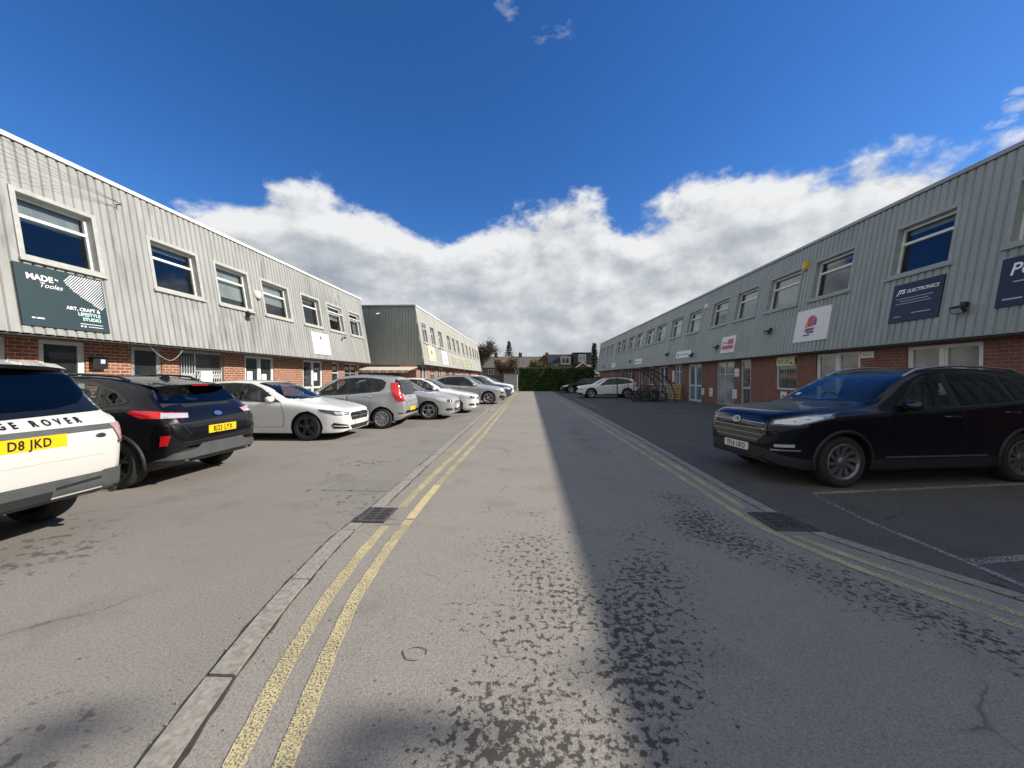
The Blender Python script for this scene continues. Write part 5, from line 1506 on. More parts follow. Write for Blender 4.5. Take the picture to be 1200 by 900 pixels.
# --- 8-10 farther cars
for (lb, pn, X, Y, L, H) in (('dark blue grey SUV with nose to the road, behind the pale silver SUV', 'bluegrey_paint', -1.25, 26.0, 4.4, 1.62),
                           ('white SUV with nose to the road, behind the dark blue grey SUV', 'white_paint', -1.22, 29.3, 4.5, 1.68),
                           ('silver estate with nose to the road, farthest of the left row', 'silver_paint', -1.5, 32.4, 4.6, 1.6)):
    c = Car('parked_car', lb, rescale(SUV, L, 1.84, H, sill=.0, arch=None, ns=5, ws='plain', rimm=M['alloy']), M[pn], (X-L/2, Y, 0), NOSE_OUT, GL)
    c.screens(1.32*L/4.48, 2.2*L/4.48, None); c.cabin(1.42, 2.15, 3.05, .45); suv_glass(c, GC, GT, L/4.48, H/1.65); c.mirrors(1.7, 1.1*H/1.65, M[pn]); common_nose(c, None, [(-.4,.6),(.4,.6),(.44,.75),(-.44,.75)], [(.06,.52,.72),(.06,.52,.80),(.35,.78,.88),(.5,.86,.88),(.48,.86,.78),(.25,.76,.72)])
    c.plate('', True, .47, None, M['plate_white'])
c = Car('parked_car', 'dark hatchback beside the left end of the clipped hedge', HATCH, M['bluegrey_paint'], (-3.75, 39.8, 0), NOSE_OUT, GL)
c.screens(1.36, 2.22, 4.2, 4.06); c.cabin(1.45, 2.2, 3.1, .32); hatch_glass(c, GC, GT); common_nose(c, None)
# --- right row
sxx = 1.06
TU = rescale(SUV, 4.48*sxx, 1.87, 1.66, fo=.9*sxx-.06, ns=10, ws='twist', rimm=M['mid_alloy'], rt=.352, rr=.24)
TU['zt'] = [(x, z+(.065*(1-x/1.1) if x < 1.1 else 0)) for x, z in TU['zt']]; TU['zb'] = [(x, z+(.05*(1-x/1.2) if x < 1.2 else 0)) for x, z in TU['zb']]
c = Car('parked_car', 'black SUV with pale roof rail parked in shade on the right, nose to the road', TU, M['blueblack_paint'], (5.58, 6.5, 0), R(8.5), GR)
kz = 1.66/1.65
c.screens(1.33*sxx, 2.22*sxx, 4.3*sxx, 4.12*sxx, glass=M['glass_car']); c.cabin(1.5, 2.3, 3.25, .48); suv_glass(c, GC, GT, sxx, kz); suv_doors(c, sxx, kz, M['gloss_black']); c.mirrors(1.72*sxx, 1.12, M['gloss_black'], .12); c.rails(2.0*sxx, 3.9*sxx, M['alloy'])
c.side('sill_strip', [(1.5,.40),(3.1,.40),(3.1,.425),(1.5,.425)], M['grey_plastic'], .012)
c.end('grille', [(-.42,.55),(.42,.55),(.60,.71),(.58,.88),(.44,.93),(-.44,.93),(-.58,.88),(-.60,.71)], M['gloss_black'], True, .008)
for zz, ww in ((.60,.45),(.68,.55),(.76,.57),(.84,.56)): c.end('grille_bar', [(-ww,zz),(ww,zz),(ww,zz+.012),(-ww,zz+.012)], M['alloy'], True, .016)
c.end('badge', [(.085*math.cos(2*PI*k/20),.86+.045*math.sin(2*PI*k/20)) for k in range(20)], M['chrome'], True, .022)
c.end('badge', [(.066*math.cos(2*PI*k/20),.86+.031*math.sin(2*PI*k/20)) for k in range(20)], M['gloss_black'], True, .025)
c.end('badge_mark', [(-.03,.835),(-.018,.835),(-.008,.857),(.008,.863),(.018,.885),(.03,.885),(.018,.85),(-.012,.848)], M['chrome'], True, .028)
c.corner('headlight', [(.07,.58,.83),(.1,.58,.91),(.4,.82,.985),(.80,.9,1.02),(.74,.9,.95),(.3,.80,.84)], M['lamp_dark'], True, .007, ang=50)
c.corner('headlight_lens', [(.09,.62,.85),(.12,.62,.90),(.4,.82,.965),(.74,.9,1.0),(.66,.9,.955),(.32,.8,.86)], M['lamp_clear'], True, .011, ang=50)
c.corner('running_light', [(.06,.62,.49),(.06,.62,.51),(.32,.83,.52),(.32,.83,.50)], M['chrome'], True, .014, ang=45)
c.corner('fog_light', [(.08,.66,.54),(.08,.66,.58),(.26,.8,.59),(.26,.8,.55)], M['lamp_clear'], True, .013, ang=45)
c.end('lower_grille', [(-.5,.34),(.5,.34),(.58,.44),(-.58,.44)], M['black_plastic'], True, .01)
c.end('skid_plate', [(-.6,.315),(.6,.315),(.55,.34),(-.55,.34)], M['alloy'], True, .014)
c.plate('YF16 UKO', True, .475, None, M['plate_white'])
ts = MB(); hh = c.cast((-6,.42,1.2),(1,0,0))
c.end('tax_disc', [(.46,1.20),(.54,1.20),(.54,1.235),(.46,1.235)], M['paper'], True, .010)
c = Car('parked_car', 'white crossover with black wheels parked in shade before the cycle shelter', rescale(SUV, 4.42, 1.82, 1.52, sill=.1, ns=5, ws='double', rimm=M['alloy'], rt=.34), M['white_paint'], (3.55+2.21, 29.2, 0), R(3), GR)
kx, kz = 4.42/4.48, 1.52/1.65
c.screens(1.32*kx, 2.2*kx, 4.28*kx, 4.12*kx); c.cabin(1.42, 2.12, 3.0, .4); suv_glass(c, GC, GT, kx, kz); suv_doors(c, kx, kz); c.mirrors(1.7*kx, 1.03, M['gloss_black']); c.rails(2.1, 3.8, M['gloss_black'])
common_nose(c, None, [(-.4,.55),(.4,.55),(.46,.68),(.38,.75),(-.38,.75),(-.46,.68)], [(.07,.54,.68),(.07,.56,.76),(.4,.8,.85),(.6,.86,.87),(.55,.86,.78),(.25,.76,.68)]); c.plate('', True, .45, None, M['plate_white'])
c.corner('tail_light', [(4.36,.62,.88),(4.34,.62,.98),(4.1,.86,1.0),(4.05,.86,.92)], M['lamp_red'], False, .01, ang=45)
c = Car('parked_car', 'black hatchback in shade at the foot of the clipped hedge', variant(HATCH, rimm=M['alloy']), M['black_paint'], (3.1+2.2, 38.6, 0), R(2), GR)
c.screens(1.36, 2.22, 4.2, 4.06); c.cabin(1.45, 2.2, 3.1, .32); hatch_glass(c, GC, GC); common_nose(c, None); c.plate('', True, .4, None, M['plate_white'])
# ------------------------------------------------------------------ cycle shelter, bicycles, pallets
sh = thing('cycle_shelter', 'black framed cycle shelter with curved clear roof sheets, open towards the road', 'cycle shelter', (0, 0, 0))
SX0, SX1, SZ = 6.35, 8.75, 2.06          # open front, foot of the curve, height
def arch_pts(y):
    pts = [(SX0+.35, y, 0), (SX0+.35, y, SZ-.02)]
    out = []
    for k in range(15):
        t = PI/2*(1-k/14)
        out.append((SX0+.35+(SX1-SX0-.35)*math.cos(t)**1.0, y, .12+(SZ-.12)*math.sin(t)**.9))
    return out
m_clear, nt, bs, out_ = nt_new('clear_polycarbonate')
bs.inputs['Base Color'].default_value = (.75,.8,.82,1); bs.inputs['Roughness'].default_value = .12
tr = N(nt, 'ShaderNodeBsdfTransparent'); tr.inputs[0].default_value = (.6,.64,.66,1); mx = N(nt, 'ShaderNodeMixShader')
fz = noise(nt, obj_coord(nt), 4, 4); nt.links.new(ramp(nt, fz, .2, .9, (.12,.12,.12,1), (.35,.35,.35,1)), mx.inputs[0])
nt.links.new(tr.outputs[0], mx.inputs[1]); nt.links.new(bs.outputs[0], mx.inputs[2]); nt.links.new(mx.outputs[0], out_.inputs['Surface'])
for y in (23.6, 25.1, 26.6):
    b = MB(); b.tube([(SX0+.35, y, 0), (SX0+.35, y, SZ)], .03, 8); b.tube(arch_pts(y)+[(SX1, y, 0)], .03, 8); b.build('hoop', M['steel_black'], sh, 50)
b = MB()
for x, z in ((SX0+.35, SZ), (SX1-.22, 1.3), (SX1, .15)): b.tube([(x, 23.6, z), (x, 26.6, z)], .022, 8)
b.build('rail', M['steel_black'], sh, 50)
for y0, y1 in ((23.65, 25.06), (25.14, 26.55)):
    b = MB(); A = arch_pts(0)
    for i in range(len(A)-1):
        p, q = A[i], A[i+1]
        b.add([(p[0],y0,p[2]+.035),(p[0],y1,p[2]+.035),(q[0],y1,q[2]+.035),(q[0],y0,q[2]+.035)], [(0,1,2,3)])
    b.build('roof_panel', m_clear, sh, 60)
for y in (24.3, 25.1, 25.9):
    b = MB(); b.tube([(7.2,y,0),(7.2,y,.7),(7.25,y,.76),(7.85,y,.76),(7.9,y,.7),(7.9,y,0)], .022, 8); b.build('cycle_stand', M['steel_black'], sh, 50)
b = MB(); b.tube([(5.75, 25.6, 0), (5.75, 25.6, 1.45)], .035, 8); b.ball((5.75,25.6,1.47), .045,.045,.03)
tag(b.build('bollard_post', M['steel_black'], None, 50), 'thin black post standing in front of the cycle shelter beside the white car', 'post')

def bicycle(label, frame_c, loc, rz, lean):
    t = thing('bicycle', label, 'bicycle', loc, rz, 'bicycles in the cycle shelter'); t.rotation_euler = (lean, 0, rz)
    fm = simple('bicycle_frame_paint', frame_c, .35, coat=.5)
    r = .335; A = Vector((-.52,0,r)); B = Vector((.52,0,r)); bb_ = Vector((-.08,0,.28)); st = Vector((-.22,0,.78)); hd = Vector((.36,0,.80)); hb = Vector((.39,0,.66))
    for c in (A, B):
        w = MB(); w.ring(c, (0,1,0), r-.02, .022, 28, 6); wo = w.build('wheel', M['tyre'], t, 60)
        s = MB(); s.ring(c, (0,1,0), r-.045, .011, 28, 5)
        for k in range(14):
            a = 2*PI*k/14; s.tube([c, c+Vector((math.cos(a)*(r-.045), 0, math.sin(a)*(r-.045)))], .0025, 4)
        s.tube([c-Vector((0,.05,0)), c+Vector((0,.05,0))], .022, 8); s.build('rim', M['iron'], wo, 60)
    f = MB()
    for a, c, q in ((bb_,st,.016),(st,hd,.016),(bb_,hb,.019),(hd,hb,.019)): f.tube([a,c], q, 8)
    for s in (-.05,.05):
        f.tube([A+Vector((0,s,0)), bb_+Vector((0,s*.5,0))], .010, 6); f.tube([A+Vector((0,s,0)), st+Vector((0,s*.4,0))], .009, 6); f.tube([B+Vector((0,s,0)), hb+Vector((.01,s,.02)), hb], .012, 6)
    f.build('frame', fm, t, 60)
    h = MB(); h.tube([hd, hd+Vector((.04,0,.16))], .014, 8); e = hd+Vector((.06,0,.17)); h.tube([e+Vector((-.06,-.30,.02)), e+Vector((0,-.2,0)), e, e+Vector((0,.2,0)), e+Vector((-.06,.30,.02))], .012, 8); h.build('handlebar', M['steel_black'], t, 60)
    s = MB(); s.tube([st, st+Vector((-.05,0,.14))], .012, 8); s.ball(st+Vector((-.07,0,.17)), .13, .065, .03, 12, 8); s.build('saddle', M['steel_black'], t, 60)
    c = MB(); c.lathe_y([(.085,-.004),(.09,0),(.085,.004)], 20, close=True); c.v = [(v[0]+bb_.x, v[1]+.05, v[2]+bb_.z) for v in c.v]; c.tube([bb_+Vector((0,-.08,0)), bb_+Vector((.12,-.08,-.12))], .01, 6); c.tube([bb_+Vector((0,.08,0)), bb_+Vector((-.12,.08,.12))], .01, 6); c.build('crank', M['steel_black'], t, 60)
    return t
bicycle('black bicycle nearest the camera in the cycle shelter, front wheel to the right', (.015,.015,.015), (7.45,23.95,0), .06, R(6))
bicycle('bicycle with pale grey frame under the first hoop of the shelter', (.35,.33,.3), (7.75,24.45,0), -.05, R(-5))
bicycle('bicycle with dark red frame in the middle of the shelter', (.12,.02,.02), (7.25,24.95,0), 3.1, R(5))
bicycle('black bicycle with a slanting frame second from the near end of the shelter', (.02,.02,.022), (7.05,24.2,0), 3.2, R(5))
bicycle('dark green bicycle just before the middle hoop of the shelter', (.02,.04,.03), (7.55,24.75,0), .02, R(-6))
bicycle('bicycle with dark blue frame at the far end of the shelter', (.02,.03,.09), (7.7,25.75,0), .1, R(-4))

for i, (lb, x, y, tl, hh) in enumerate((('wooden pallet leaning outermost against the brick wall by the teal door', 9.78, 26.75, 11, 0), ('wooden pallet leaning directly on the brick wall behind another pallet', 10.02, 26.9, 7, 0))):
    t = thing('pallet', lb, 'pallet', (x, y, .0), 0, 'pallets leaning on the brick wall'); t.rotation_euler = (0, R(tl), R(52)); t.scale = (.85,.85,.9)
    for k in range(3):
        b = MB(); yk = -.55+.5*k; b.box(-.04,.04,yk,yk+.1,0,1.15); b.build('bearer', M['pallet'], t)
    for k in range(6):
        b = MB(); z = .02+.21*k; b.box(-.065,-.042,-.58+random.uniform(-.015,.015),.58+random.uniform(-.015,.015),z,z+.1); b.build('board', M['pallet'], t)
    for k in range(3):
        b = MB(); z = .02+.5*k; b.box(.042,.06,-.57,.57,z,z+.1); b.build('board', M['pallet'], t)

# ------------------------------------------------------------------ hedge, trees, shrubs
def leaf(mb, p, s, rnd, up=None):
    a = rnd.uniform(0, 2*PI); c = rnd.uniform(-1, 1); sq = math.sqrt(1-c*c)
    n = Vector((sq*math.cos(a), sq*math.sin(a), c))
    if up is not None: n = (n*.8+up).normalized()
    u = n.orthogonal().normalized(); w = n.cross(u); t = rnd.uniform(0, 2*PI)
    e = u*math.cos(t)+w*math.sin(t); g = n.cross(e)
    p = Vector(p)
    mb.add([p-e*s, p+g*s*.45, p+e*s, p-g*s*.45], [(0,1,2,3)])

t = thing('hedge', 'tall clipped dark green hedge closing the end of the road', 'hedge', (2.9, 42.9, 0))
rnd = random.Random(11); b = MB()
hx, hy, hz = 4.05, .75, 2.55
for i in range(15000):
    q = rnd.random(); wob = .10*math.sin(3*i)*rnd.random()
    bump_ = lambda x, z: .13*math.sin(x*2.3+z*1.7)+.09*math.sin(x*5.1-z*3.3)
    if q < .62: x, z = rnd.uniform(-hx, hx), rnd.uniform(.02, hz); p = (x, -hy+bump_(x, z)+rnd.uniform(-.03,.16), z); up = Vector((0,-.5,.1))
    elif q < .82: x, y = rnd.uniform(-hx, hx), rnd.uniform(-hy, hy); p = (x, y, hz+.05*math.sin(x*4)+.04*math.sin(x*11)+rnd.uniform(-.14,.05)+(.12*rnd.random() if rnd.random() < .12 else 0)); up = Vector((0,0,.6))
    else: s_ = rnd.choice((-1, 1)); y, z = rnd.uniform(-hy, hy), rnd.uniform(.02, hz); p = (s_*(hx+.06*math.sin(z*5+y*3)+rnd.uniform(-.12,.05)), y, z); up = Vector((s_*.5,0,.1))
    leaf(b, p, rnd.uniform(.06,.11), rnd, up)
b.build('leaves', M['hedge'], t)
b = MB(); b.box(-hx+.15, hx-.15, -hy+.2, hy-.15, 0, hz-.14); b.build('dark_core', simple('hedge_inside', (.018,.028,.010), .95, var=.4), t)  # solid dark box filling the hedge behind the leaves

def bare_tree(label, loc, H, spread, nlv, leafm, ls=.16, seed=1, name='tree', cat='tree', bush=False):
    rnd = random.Random(seed); t = thing(name, label, cat, loc); tr_ = MB(); tips = []
    def grow(p, d, L, r, lev):
        pts = [p]; rs = [r]; n = 4
        for k in range(n):
            d = (d+Vector((rnd.uniform(-.16,.16), rnd.uniform(-.16,.16), rnd.uniform(-.03,.12)))).normalized()
            p = p+d*(L/n); pts.append(p); rs.append(r*(1-.42*(k+1)/n))
            if lev >= 2: tips.append((p, lev))
        tr_.tube(pts, rs, 5 if lev > 1 else 8)
        if lev < 4:
            m = rnd.randint(3, 4) if lev < 3 else rnd.randint(2, 3)
            for k in range(m):
                a = rnd.uniform(0, 2*PI); s = spread*rnd.uniform(.6, 1.2)
                q = pts[rnd.randint(2, n)] if k else pts[-1]
                nd = (d+Vector((math.cos(a)*s, math.sin(a)*s, rnd.uniform(-.05,.35)))).normalized()
                grow(q, nd, L*rnd.uniform(.6,.82), rs[-1]*.8, lev+1)
    grow(Vector((0,0,0)), Vector((0,0,1)), H*(.30 if not bush else .2), H*.022, 0)
    tr_.build('trunk', M['bark'], t, 60)
    lf = MB()
    for i in range(nlv):
        p, lev = tips[rnd.randrange(len(tips))]
        leaf(lf, p+Vector((rnd.gauss(0,.3),rnd.gauss(0,.3),rnd.gauss(0,.28)))*H/10, ls*rnd.uniform(.6,1.3), rnd)
    lf.build('crown', leafm, t)
    return t
bare_tree('large budding grey green tree behind the far end of the left unit', (-10.0, 76, 0), 12.0, .6, 6500, M['leaf_brown'], .16, 5)
bare_tree('rusty brown bare shrub left of the olive tree, before the long roof', (-4.4, 70, 0), 9.5, .8, 4200, M['leaf_rust'], .16, 8, 'shrub', 'shrub', True)
bare_tree('olive green shrub before the middle of the long roof, behind the hedge', (0.4, 68, 0), 9.3, .8, 4200, M['leaf_olive'], .16, 9, 'shrub', 'shrub', True)
bare_tree('pale olive shrub left of the red brick house, behind the hedge', (3.8, 66, 0), 7.6, .75, 2600, M['leaf_olive'], .14, 10, 'shrub', 'shrub', True)
bare_tree('light green shrub at the right end of the clipped hedge', (7.6, 43.2, 0), 2.9, .6, 1500, M['leaf_light'], .08, 12, 'shrub', 'shrub', True)

def conifer(label, loc, H, Rb, seed, n=3800):
    rnd = random.Random(seed); t = thing('conifer_tree', label, 'tree', loc)
    b = MB(); b.tube([(0,0,0),(0,0,H*.5),(0,0,H)], [H*.02,H*.012,.02], 8); b.build('trunk', M['bark'], t, 60)
    b = MB(); nl = 16; per = n//(nl*9)
    for j in range(nl):
        z = H*(.12+.88*j/nl); R_ = Rb*(1-j/nl)**.85*rnd.uniform(.8,1.1)+.12
        for k in range(9):
            a = 2*PI*k/9+j*.7+rnd.uniform(-.2,.2); L = R_*rnd.uniform(.7,1.1)
            for q in range(per):
                f = rnd.random()**.6
                p = (math.cos(a)*L*f+rnd.gauss(0,.12), math.sin(a)*L*f+rnd.gauss(0,.12), z-.28*L*f+rnd.gauss(0,.14))
                leaf(b, p, .2*rnd.uniform(.6,1.2), rnd, Vector((0,0,.3)))
    b.build('crown', M['leaf_conifer'], t)
conifer('dark pointed conifer rising above the long roof', (-6.0, 110, 0), 12.2, 2.6, 3)
conifer('dark conifer right of the red brick house, by the end of the right unit', (12.9, 78, 0), 8.6, 1.5, 4, 2600)
conifer('small dark conifer squeezed beside the right unit', (14.4, 74, 0), 7.4, 1.2, 6, 2000)

# ------------------------------------------------------------------ houses beyond
def gable_roof(x0, x1, y0, y1, z0, z1, ov=.3, th=.15):
    b = MB(); ym = (y0+y1)/2
    for s, ya in ((-1, y0-ov), (1, y1+ov)):
        b.add([(x0-ov,ya,z0),(x1+ov,ya,z0),(x1+ov,ym,z1),(x0-ov,ym,z1),(x0-ov,ya,z0-th),(x1+ov,ya,z0-th),(x1+ov,ym,z1-th),(x0-ov,ym,z1-th)], [(0,1,2,3),(4,7,6,5),(0,4,5,1),(0,3,7,4),(1,5,6,2)])
    return b
def house_window(root, x0, x1, y, z0, z1, n=2, glass=None):
    f = MB(); t = .07
    f.box(x0,x1,y-.05,y,z0,z0+t); f.box(x0,x1,y-.05,y,z1-t,z1); f.box(x0,x0+t,y-.049,y,z0+t,z1-t); f.box(x1-t,x1,y-.049,y,z0+t,z1-t)
    for k in range(1, n): x = x0+(x1-x0)*k/n; f.box(x-t/2,x+t/2,y-.047,y,z0+t,z1-t)
    w = f.build('window', M['upvc'], root); p = MB(); p.box(x0+t,x1-t,y-.02,y-.005,z0+t,z1-t); p.build('pane', glass or M['pane_mid'], w)
h = thing('terraced_house', 'long low grey brown terrace with one tiled roof across the end of the view', 'house', (0, 92, 0))
b = MB(); b.box(-13, 14, 0, 8, 0, 4.0); b.build('wall', M['house_wall'], h)
r = gable_roof(-13, 14, 0, 8, 3.9, 6.75).build('roof', M['tile'], h)
for x in (-8.5, -2.4, 4.2):
    b = MB(); b.box(x-.4,x+.4,3.6,4.5,6.3,7.5); b.box(x-.45,x+.45,3.55,4.55,7.5,7.58); [b.tube([(x+d,4.05,7.55),(x+d,4.05,7.85)],.1,8) for d in (-.2,.2)]; b.build('chimney', M['house_brick'], r)
for x in (-10,-7,-4,-1,2,5,8): house_window(h, x, x+1.3, -.01, 2.3, 3.5)
h = thing('brick_house', 'red brick house with dark roof, white dormer and white gable boards', 'house', (7.4, 74, -.35))
b = MB(); b.box(-3.6, 4.6, 0, 7, 0, 3.6); b.build('wall', M['house_brick'], h)
r = gable_roof(-3.6, 3.4, 0, 7, 3.5, 6.5).build('roof', M['tile_dark'], h)
b = MB(); b.box(1.0, 4.4, .35, 3.4, 4.4, 6.55); b.box(.85,4.5,.2,3.5,6.55,6.68); d = b.build('dormer', M['tile_dark'], h); house_window(h, 1.9, 3.3, .34, 4.9, 6.3, 2, M['pane_pale'])
b = MB(); b.box(-1.5, .5, .6, 3.2, 4.3, 6.0); b.build('dormer', M['render_cream'], h); house_window(h, -1.3, .2, .59, 4.6, 5.8, 2, M['pane_dark'])
b = MB(); b.add([(.4,-1.2,0),(4.8,-1.2,0),(4.8,-1.2,3.0),(2.6,-1.2,4.5),(.4,-1.2,3.0),(.4,.2,0),(4.8,.2,0),(4.8,.2,3.0),(2.6,.2,4.5),(.4,.2,3.0)], [(0,1,2,3,4),(0,5,6,1),(1,6,7,2),(4,9,5,0)]); b.build('porch_wall', M['house_brick'], h)
b = MB()
for s in ((.1,2.6),(2.6,5.1)):
    z0_, z1_ = (2.8, 4.6) if s[0] < 1 else (4.6, 2.8)
    b.add([(s[0],-1.32,z0_),(s[1],-1.32,z1_),(s[1],-1.32,z1_+.2),(s[0],-1.32,z0_+.2),(s[0],.3,z0_),(s[1],.3,z1_),(s[1],.3,z1_+.2),(s[0],.3,z0_+.2)], [(0,1,2,3),(3,2,6,7),(0,4,5,1)])
b.build('gable_board', M['upvc'], h); house_window(h, 1.4, 3.4, -1.21, 1.2, 2.6, 3)
h = thing('brick_house', 'narrow red gabled house end between the terrace and the dark roofed house', 'house', (2.9, 80, 0))
b = MB(); b.add([(-1.6,0,0),(1.6,0,0),(1.6,0,4.2),(0,0,6.2),(-1.6,0,4.2),(-1.6,5,0),(1.6,5,0),(1.6,5,4.2),(0,5,6.2),(-1.6,5,4.2)], [(0,1,2,3,4),(0,5,6,1),(1,6,7,2),(5,9,8,7,6),(0,4,9,5)]); b.build('wall', M['house_brick'], h)
b = MB(); b.add([(-1.8,-.2,4.0),(0,-.2,6.3),(0,5.2,6.3),(-1.8,5.2,4.0)], [(0,1,2,3)]); b.add([(1.8,-.2,4.0),(0,-.2,6.3),(0,5.2,6.3),(1.8,5.2,4.0)], [(0,3,2,1)]); b.build('roof', M['tile'], h); house_window(h, -.6, .6, -.01, 2.6, 3.8)
h = thing('garden_shed', 'pale grey flat panelled shed behind the cars, left of the hedge', 'shed', (-2.35, 47, 0))
b = MB(); b.box(-.85, .8, 0, 2, 0, 1.95); [b.box(-.85+.33*k-.012, -.85+.33*k+.012, -.02, 0, .05, 1.9) for k in range(1, 5)]; b.build('wall', simple('pale_grey_panel', (.36,.38,.37), .7), h); b = MB(); b.box(-.95,.9,-.1,2.1,1.95,2.02); b.build('roof', M['felt'], h)
t = thing('boundary_fence', 'dark timber fence behind the parked cars between unit and hedge', 'fence', (-5.2, 50, 0))
b = MB(); [b.box(-4+.14*k, -4+.14*k+.125, 0, .02, .05, 1.8) for k in range(60)]; b.build('boards', M['timber_dark'], t)
for k in range(5):
    b = MB(); b.box(-4+2.05*k, -3.9+2.05*k, .022, .12, 0, 1.9); b.build('post', M['timber_dark'], t)

# ------------------------------------------------------------------ overhead drop wires to a hook on the left front
t = thing('telegraph_pole', 'dark timber telegraph pole carrying thin wires to the left unit', 'pole', (-8.6, -6.5, 0))
b = MB(); b.tube([(0,0,0),(0,0,8.2)], [.14,.1], 12); b.build('pole', M['timber_dark'], t, 50)
b = MB(); b.box(-.6,.6,-.05,.05,7.7,7.8); b.build('crossarm', M['timber_dark'], t)
hk = FL.P(9.65, 6.02, .06)
b = MB(); b.tube([hk-FL.N*.05, hk+FL.N*.12, hk+FL.N*.12+Vector((0,0,-.06))], .015, 6); tag(b.build('wire_hook', M['dark_plastic'], None, 50), 'small dark hook high on the left cladding where the wires end', 'hook')
for i, (dx, dz, sag, lb) in enumerate(((-.5, 7.75, .15, 'topmost thin wire of the fan reaching the left cladding'), (-.2, 7.3, .3, 'second highest thin wire of the fan reaching the left cladding'), (.15, 6.9, .42, 'third highest thin wire of the fan reaching the left cladding'), (.5, 6.5, .5, 'lowest thin wire of the fan reaching the left cladding'))):
    a = Vector((-8.6+dx, -6.5, dz)); e = hk+FL.N*.12; pts = []
    for k in range(21):
        q = k/20; p = a.lerp(e, q); p.z -= sag*4*q*(1-q); pts.append(p)
    b = MB(); b.tube(pts, .0035, 5); tag(b.build('overhead_wire', M['wire'], None, 60), lb, 'wire', 'wires to the hook on the left unit')
bare_tree('tall bare tree behind the right unit, out of the picture, shading the near asphalt', (23.5, -.95, 0), 18.6, .5, 13000, M['leaf_brown'], .27, 21)
# small litter: a loop of pale string on the road
b = MB(); b.tube([(-.62+.062*math.cos(a)*(1+.15*math.sin(3*a)), 2.03+.05*math.sin(a), .008) for a in [2*PI*k/22*.93 for k in range(23)]], .003, 5)
tag(b.build('string_loop', M['string'], None, 60), 'small loop of pale string lying on the asphalt right of the left yellow lines', 'litter')
SKY_S, CLOUD_S, SUN_S, EXPO = .10, .72, 4.9, .26
# ------------------------------------------------------------------ sky, sun, camera
SUN_AZ_FROM_X, SUN_EL = R(-1), R(33.0)
sd = Vector((math.cos(SUN_EL)*math.cos(SUN_AZ_FROM_X), math.cos(SUN_EL)*math.sin(SUN_AZ_FROM_X), math.sin(SUN_EL)))
w = bpy.data.worlds.new('World'); scene.world = w; w.use_nodes = True
nt = w.node_tree; nt.nodes.clear()
out = N(nt, 'ShaderNodeOutputWorld')
sky = N(nt, 'ShaderNodeTexSky', sky_type='NISHITA'); sky.sun_disc = False
sky.sun_elevation = SUN_EL; sky.sun_rotation = math.atan2(sd.x, sd.y)
sky.air_density = 1.0; sky.dust_density = .2; sky.ozone_density = 2.6
hs = N(nt, 'ShaderNodeHueSaturation'); hs.inputs['Saturation'].default_value = 1.22; hs.inputs['Value'].default_value = 1.0
tc = N(nt, 'ShaderNodeTexCoord'); D = tc.outputs['Generated']
sp = N(nt, 'ShaderNodeSeparateXYZ'); nt.links.new(D, sp.inputs[0])
az = math_(nt, 'ARCTAN2', sp.outputs['X'], sp.outputs['Y'])
el = math_(nt, 'ARCSINE', sp.outputs['Z'])
def vec(a, e, z=0.0):
    c = N(nt, 'ShaderNodeCombineXYZ')
    for i, s in enumerate((a, e, z)):
        if isinstance(s, float): c.inputs[i].default_value = s
        else: nt.links.new(s, c.inputs[i])
    return c.outputs[0]
def curve(val, pts):
    """piecewise curve over azimuth -pi/2..pi/2 -> elevation (rad)"""
    fc = N(nt, 'ShaderNodeFloatCurve'); cm = fc.mapping.curves[0]
    P = [((a+PI/2)/PI, e) for a, e in pts]
    while len(cm.points) < len(P): cm.points.new(.5, .5)
    for p, (x, y) in zip(cm.points, P): p.location = (x, y); p.handle_type = 'AUTO_CLAMPED'
    fc.mapping.update()
    x = math_(nt, 'DIVIDE', math_(nt, 'ADD', val, PI/2), PI)
    nt.links.new(x, fc.inputs['Value']); return fc.outputs[0]
px = lambda x, y: (math.atan((x-621)/450), math.atan((442.5-y)/450*math.cos(math.atan((x-621)/450))))
top0 = curve(az, [(-PI/2, .42)]+[px(*p) for p in ((100,240),(200,232),(290,222),(370,226),(430,246),(470,256),(520,276),(560,268),(610,256),(680,250),(740,262),(775,250),(830,228),(900,212),(980,202),(1060,192),(1130,180),(1200,186))]+[(PI/2, .35)])
back = N(nt, 'ShaderNodeMapRange', interpolation_type='SMOOTHSTEP'); back.inputs['From Min'].default_value = .3; back.inputs['From Max'].default_value = -.35; back.inputs['To Max'].default_value = 1.25
nt.links.new(sp.outputs['Y'], back.inputs['Value'])
top = math_(nt, 'ADD', top0, back.outputs[0])          # unseen broken cloud added behind the camera to neutralise the ambient light
def fbm(a, e, scale, det, rough=.59):
    n = N(nt, 'ShaderNodeTexNoise'); n.inputs['Scale'].default_value = scale; n.inputs['Detail'].default_value = det; n.inputs['Roughness'].default_value = rough
    nt.links.new(vec(a, math_(nt, 'MULTIPLY', e, 1.5), 3.7), n.inputs['Vector']); return n.outputs['Fac']
def dens(a, e):
    n = fbm(a, e, 5.2, 9); n2 = fbm(a, e, 2.2, 3)
    edge = math_(nt, 'MULTIPLY', math_(nt, 'SUBTRACT', top, e), 7.0)
    edge = math_(nt, 'MINIMUM', edge, .46)
    return math_(nt, 'ADD', math_(nt, 'ADD', math_(nt, 'MULTIPLY', math_(nt, 'SUBTRACT', n, .5), 1.5), math_(nt, 'MULTIPLY', math_(nt, 'SUBTRACT', n2, .5), 1.25)), edge), n
d0, n0 = dens(az, el)
da = math_(nt, 'ADD', az, .028); de = math_(nt, 'ADD', el, .030)
d1, n1 = dens(da, de)
mr = N(nt, 'ShaderNodeMapRange', interpolation_type='SMOOTHSTEP'); mr.inputs['From Min'].default_value = -.08; mr.inputs['From Max'].default_value = .18
nt.links.new(d0, mr.inputs['Value'])
cover = mr.outputs[0]
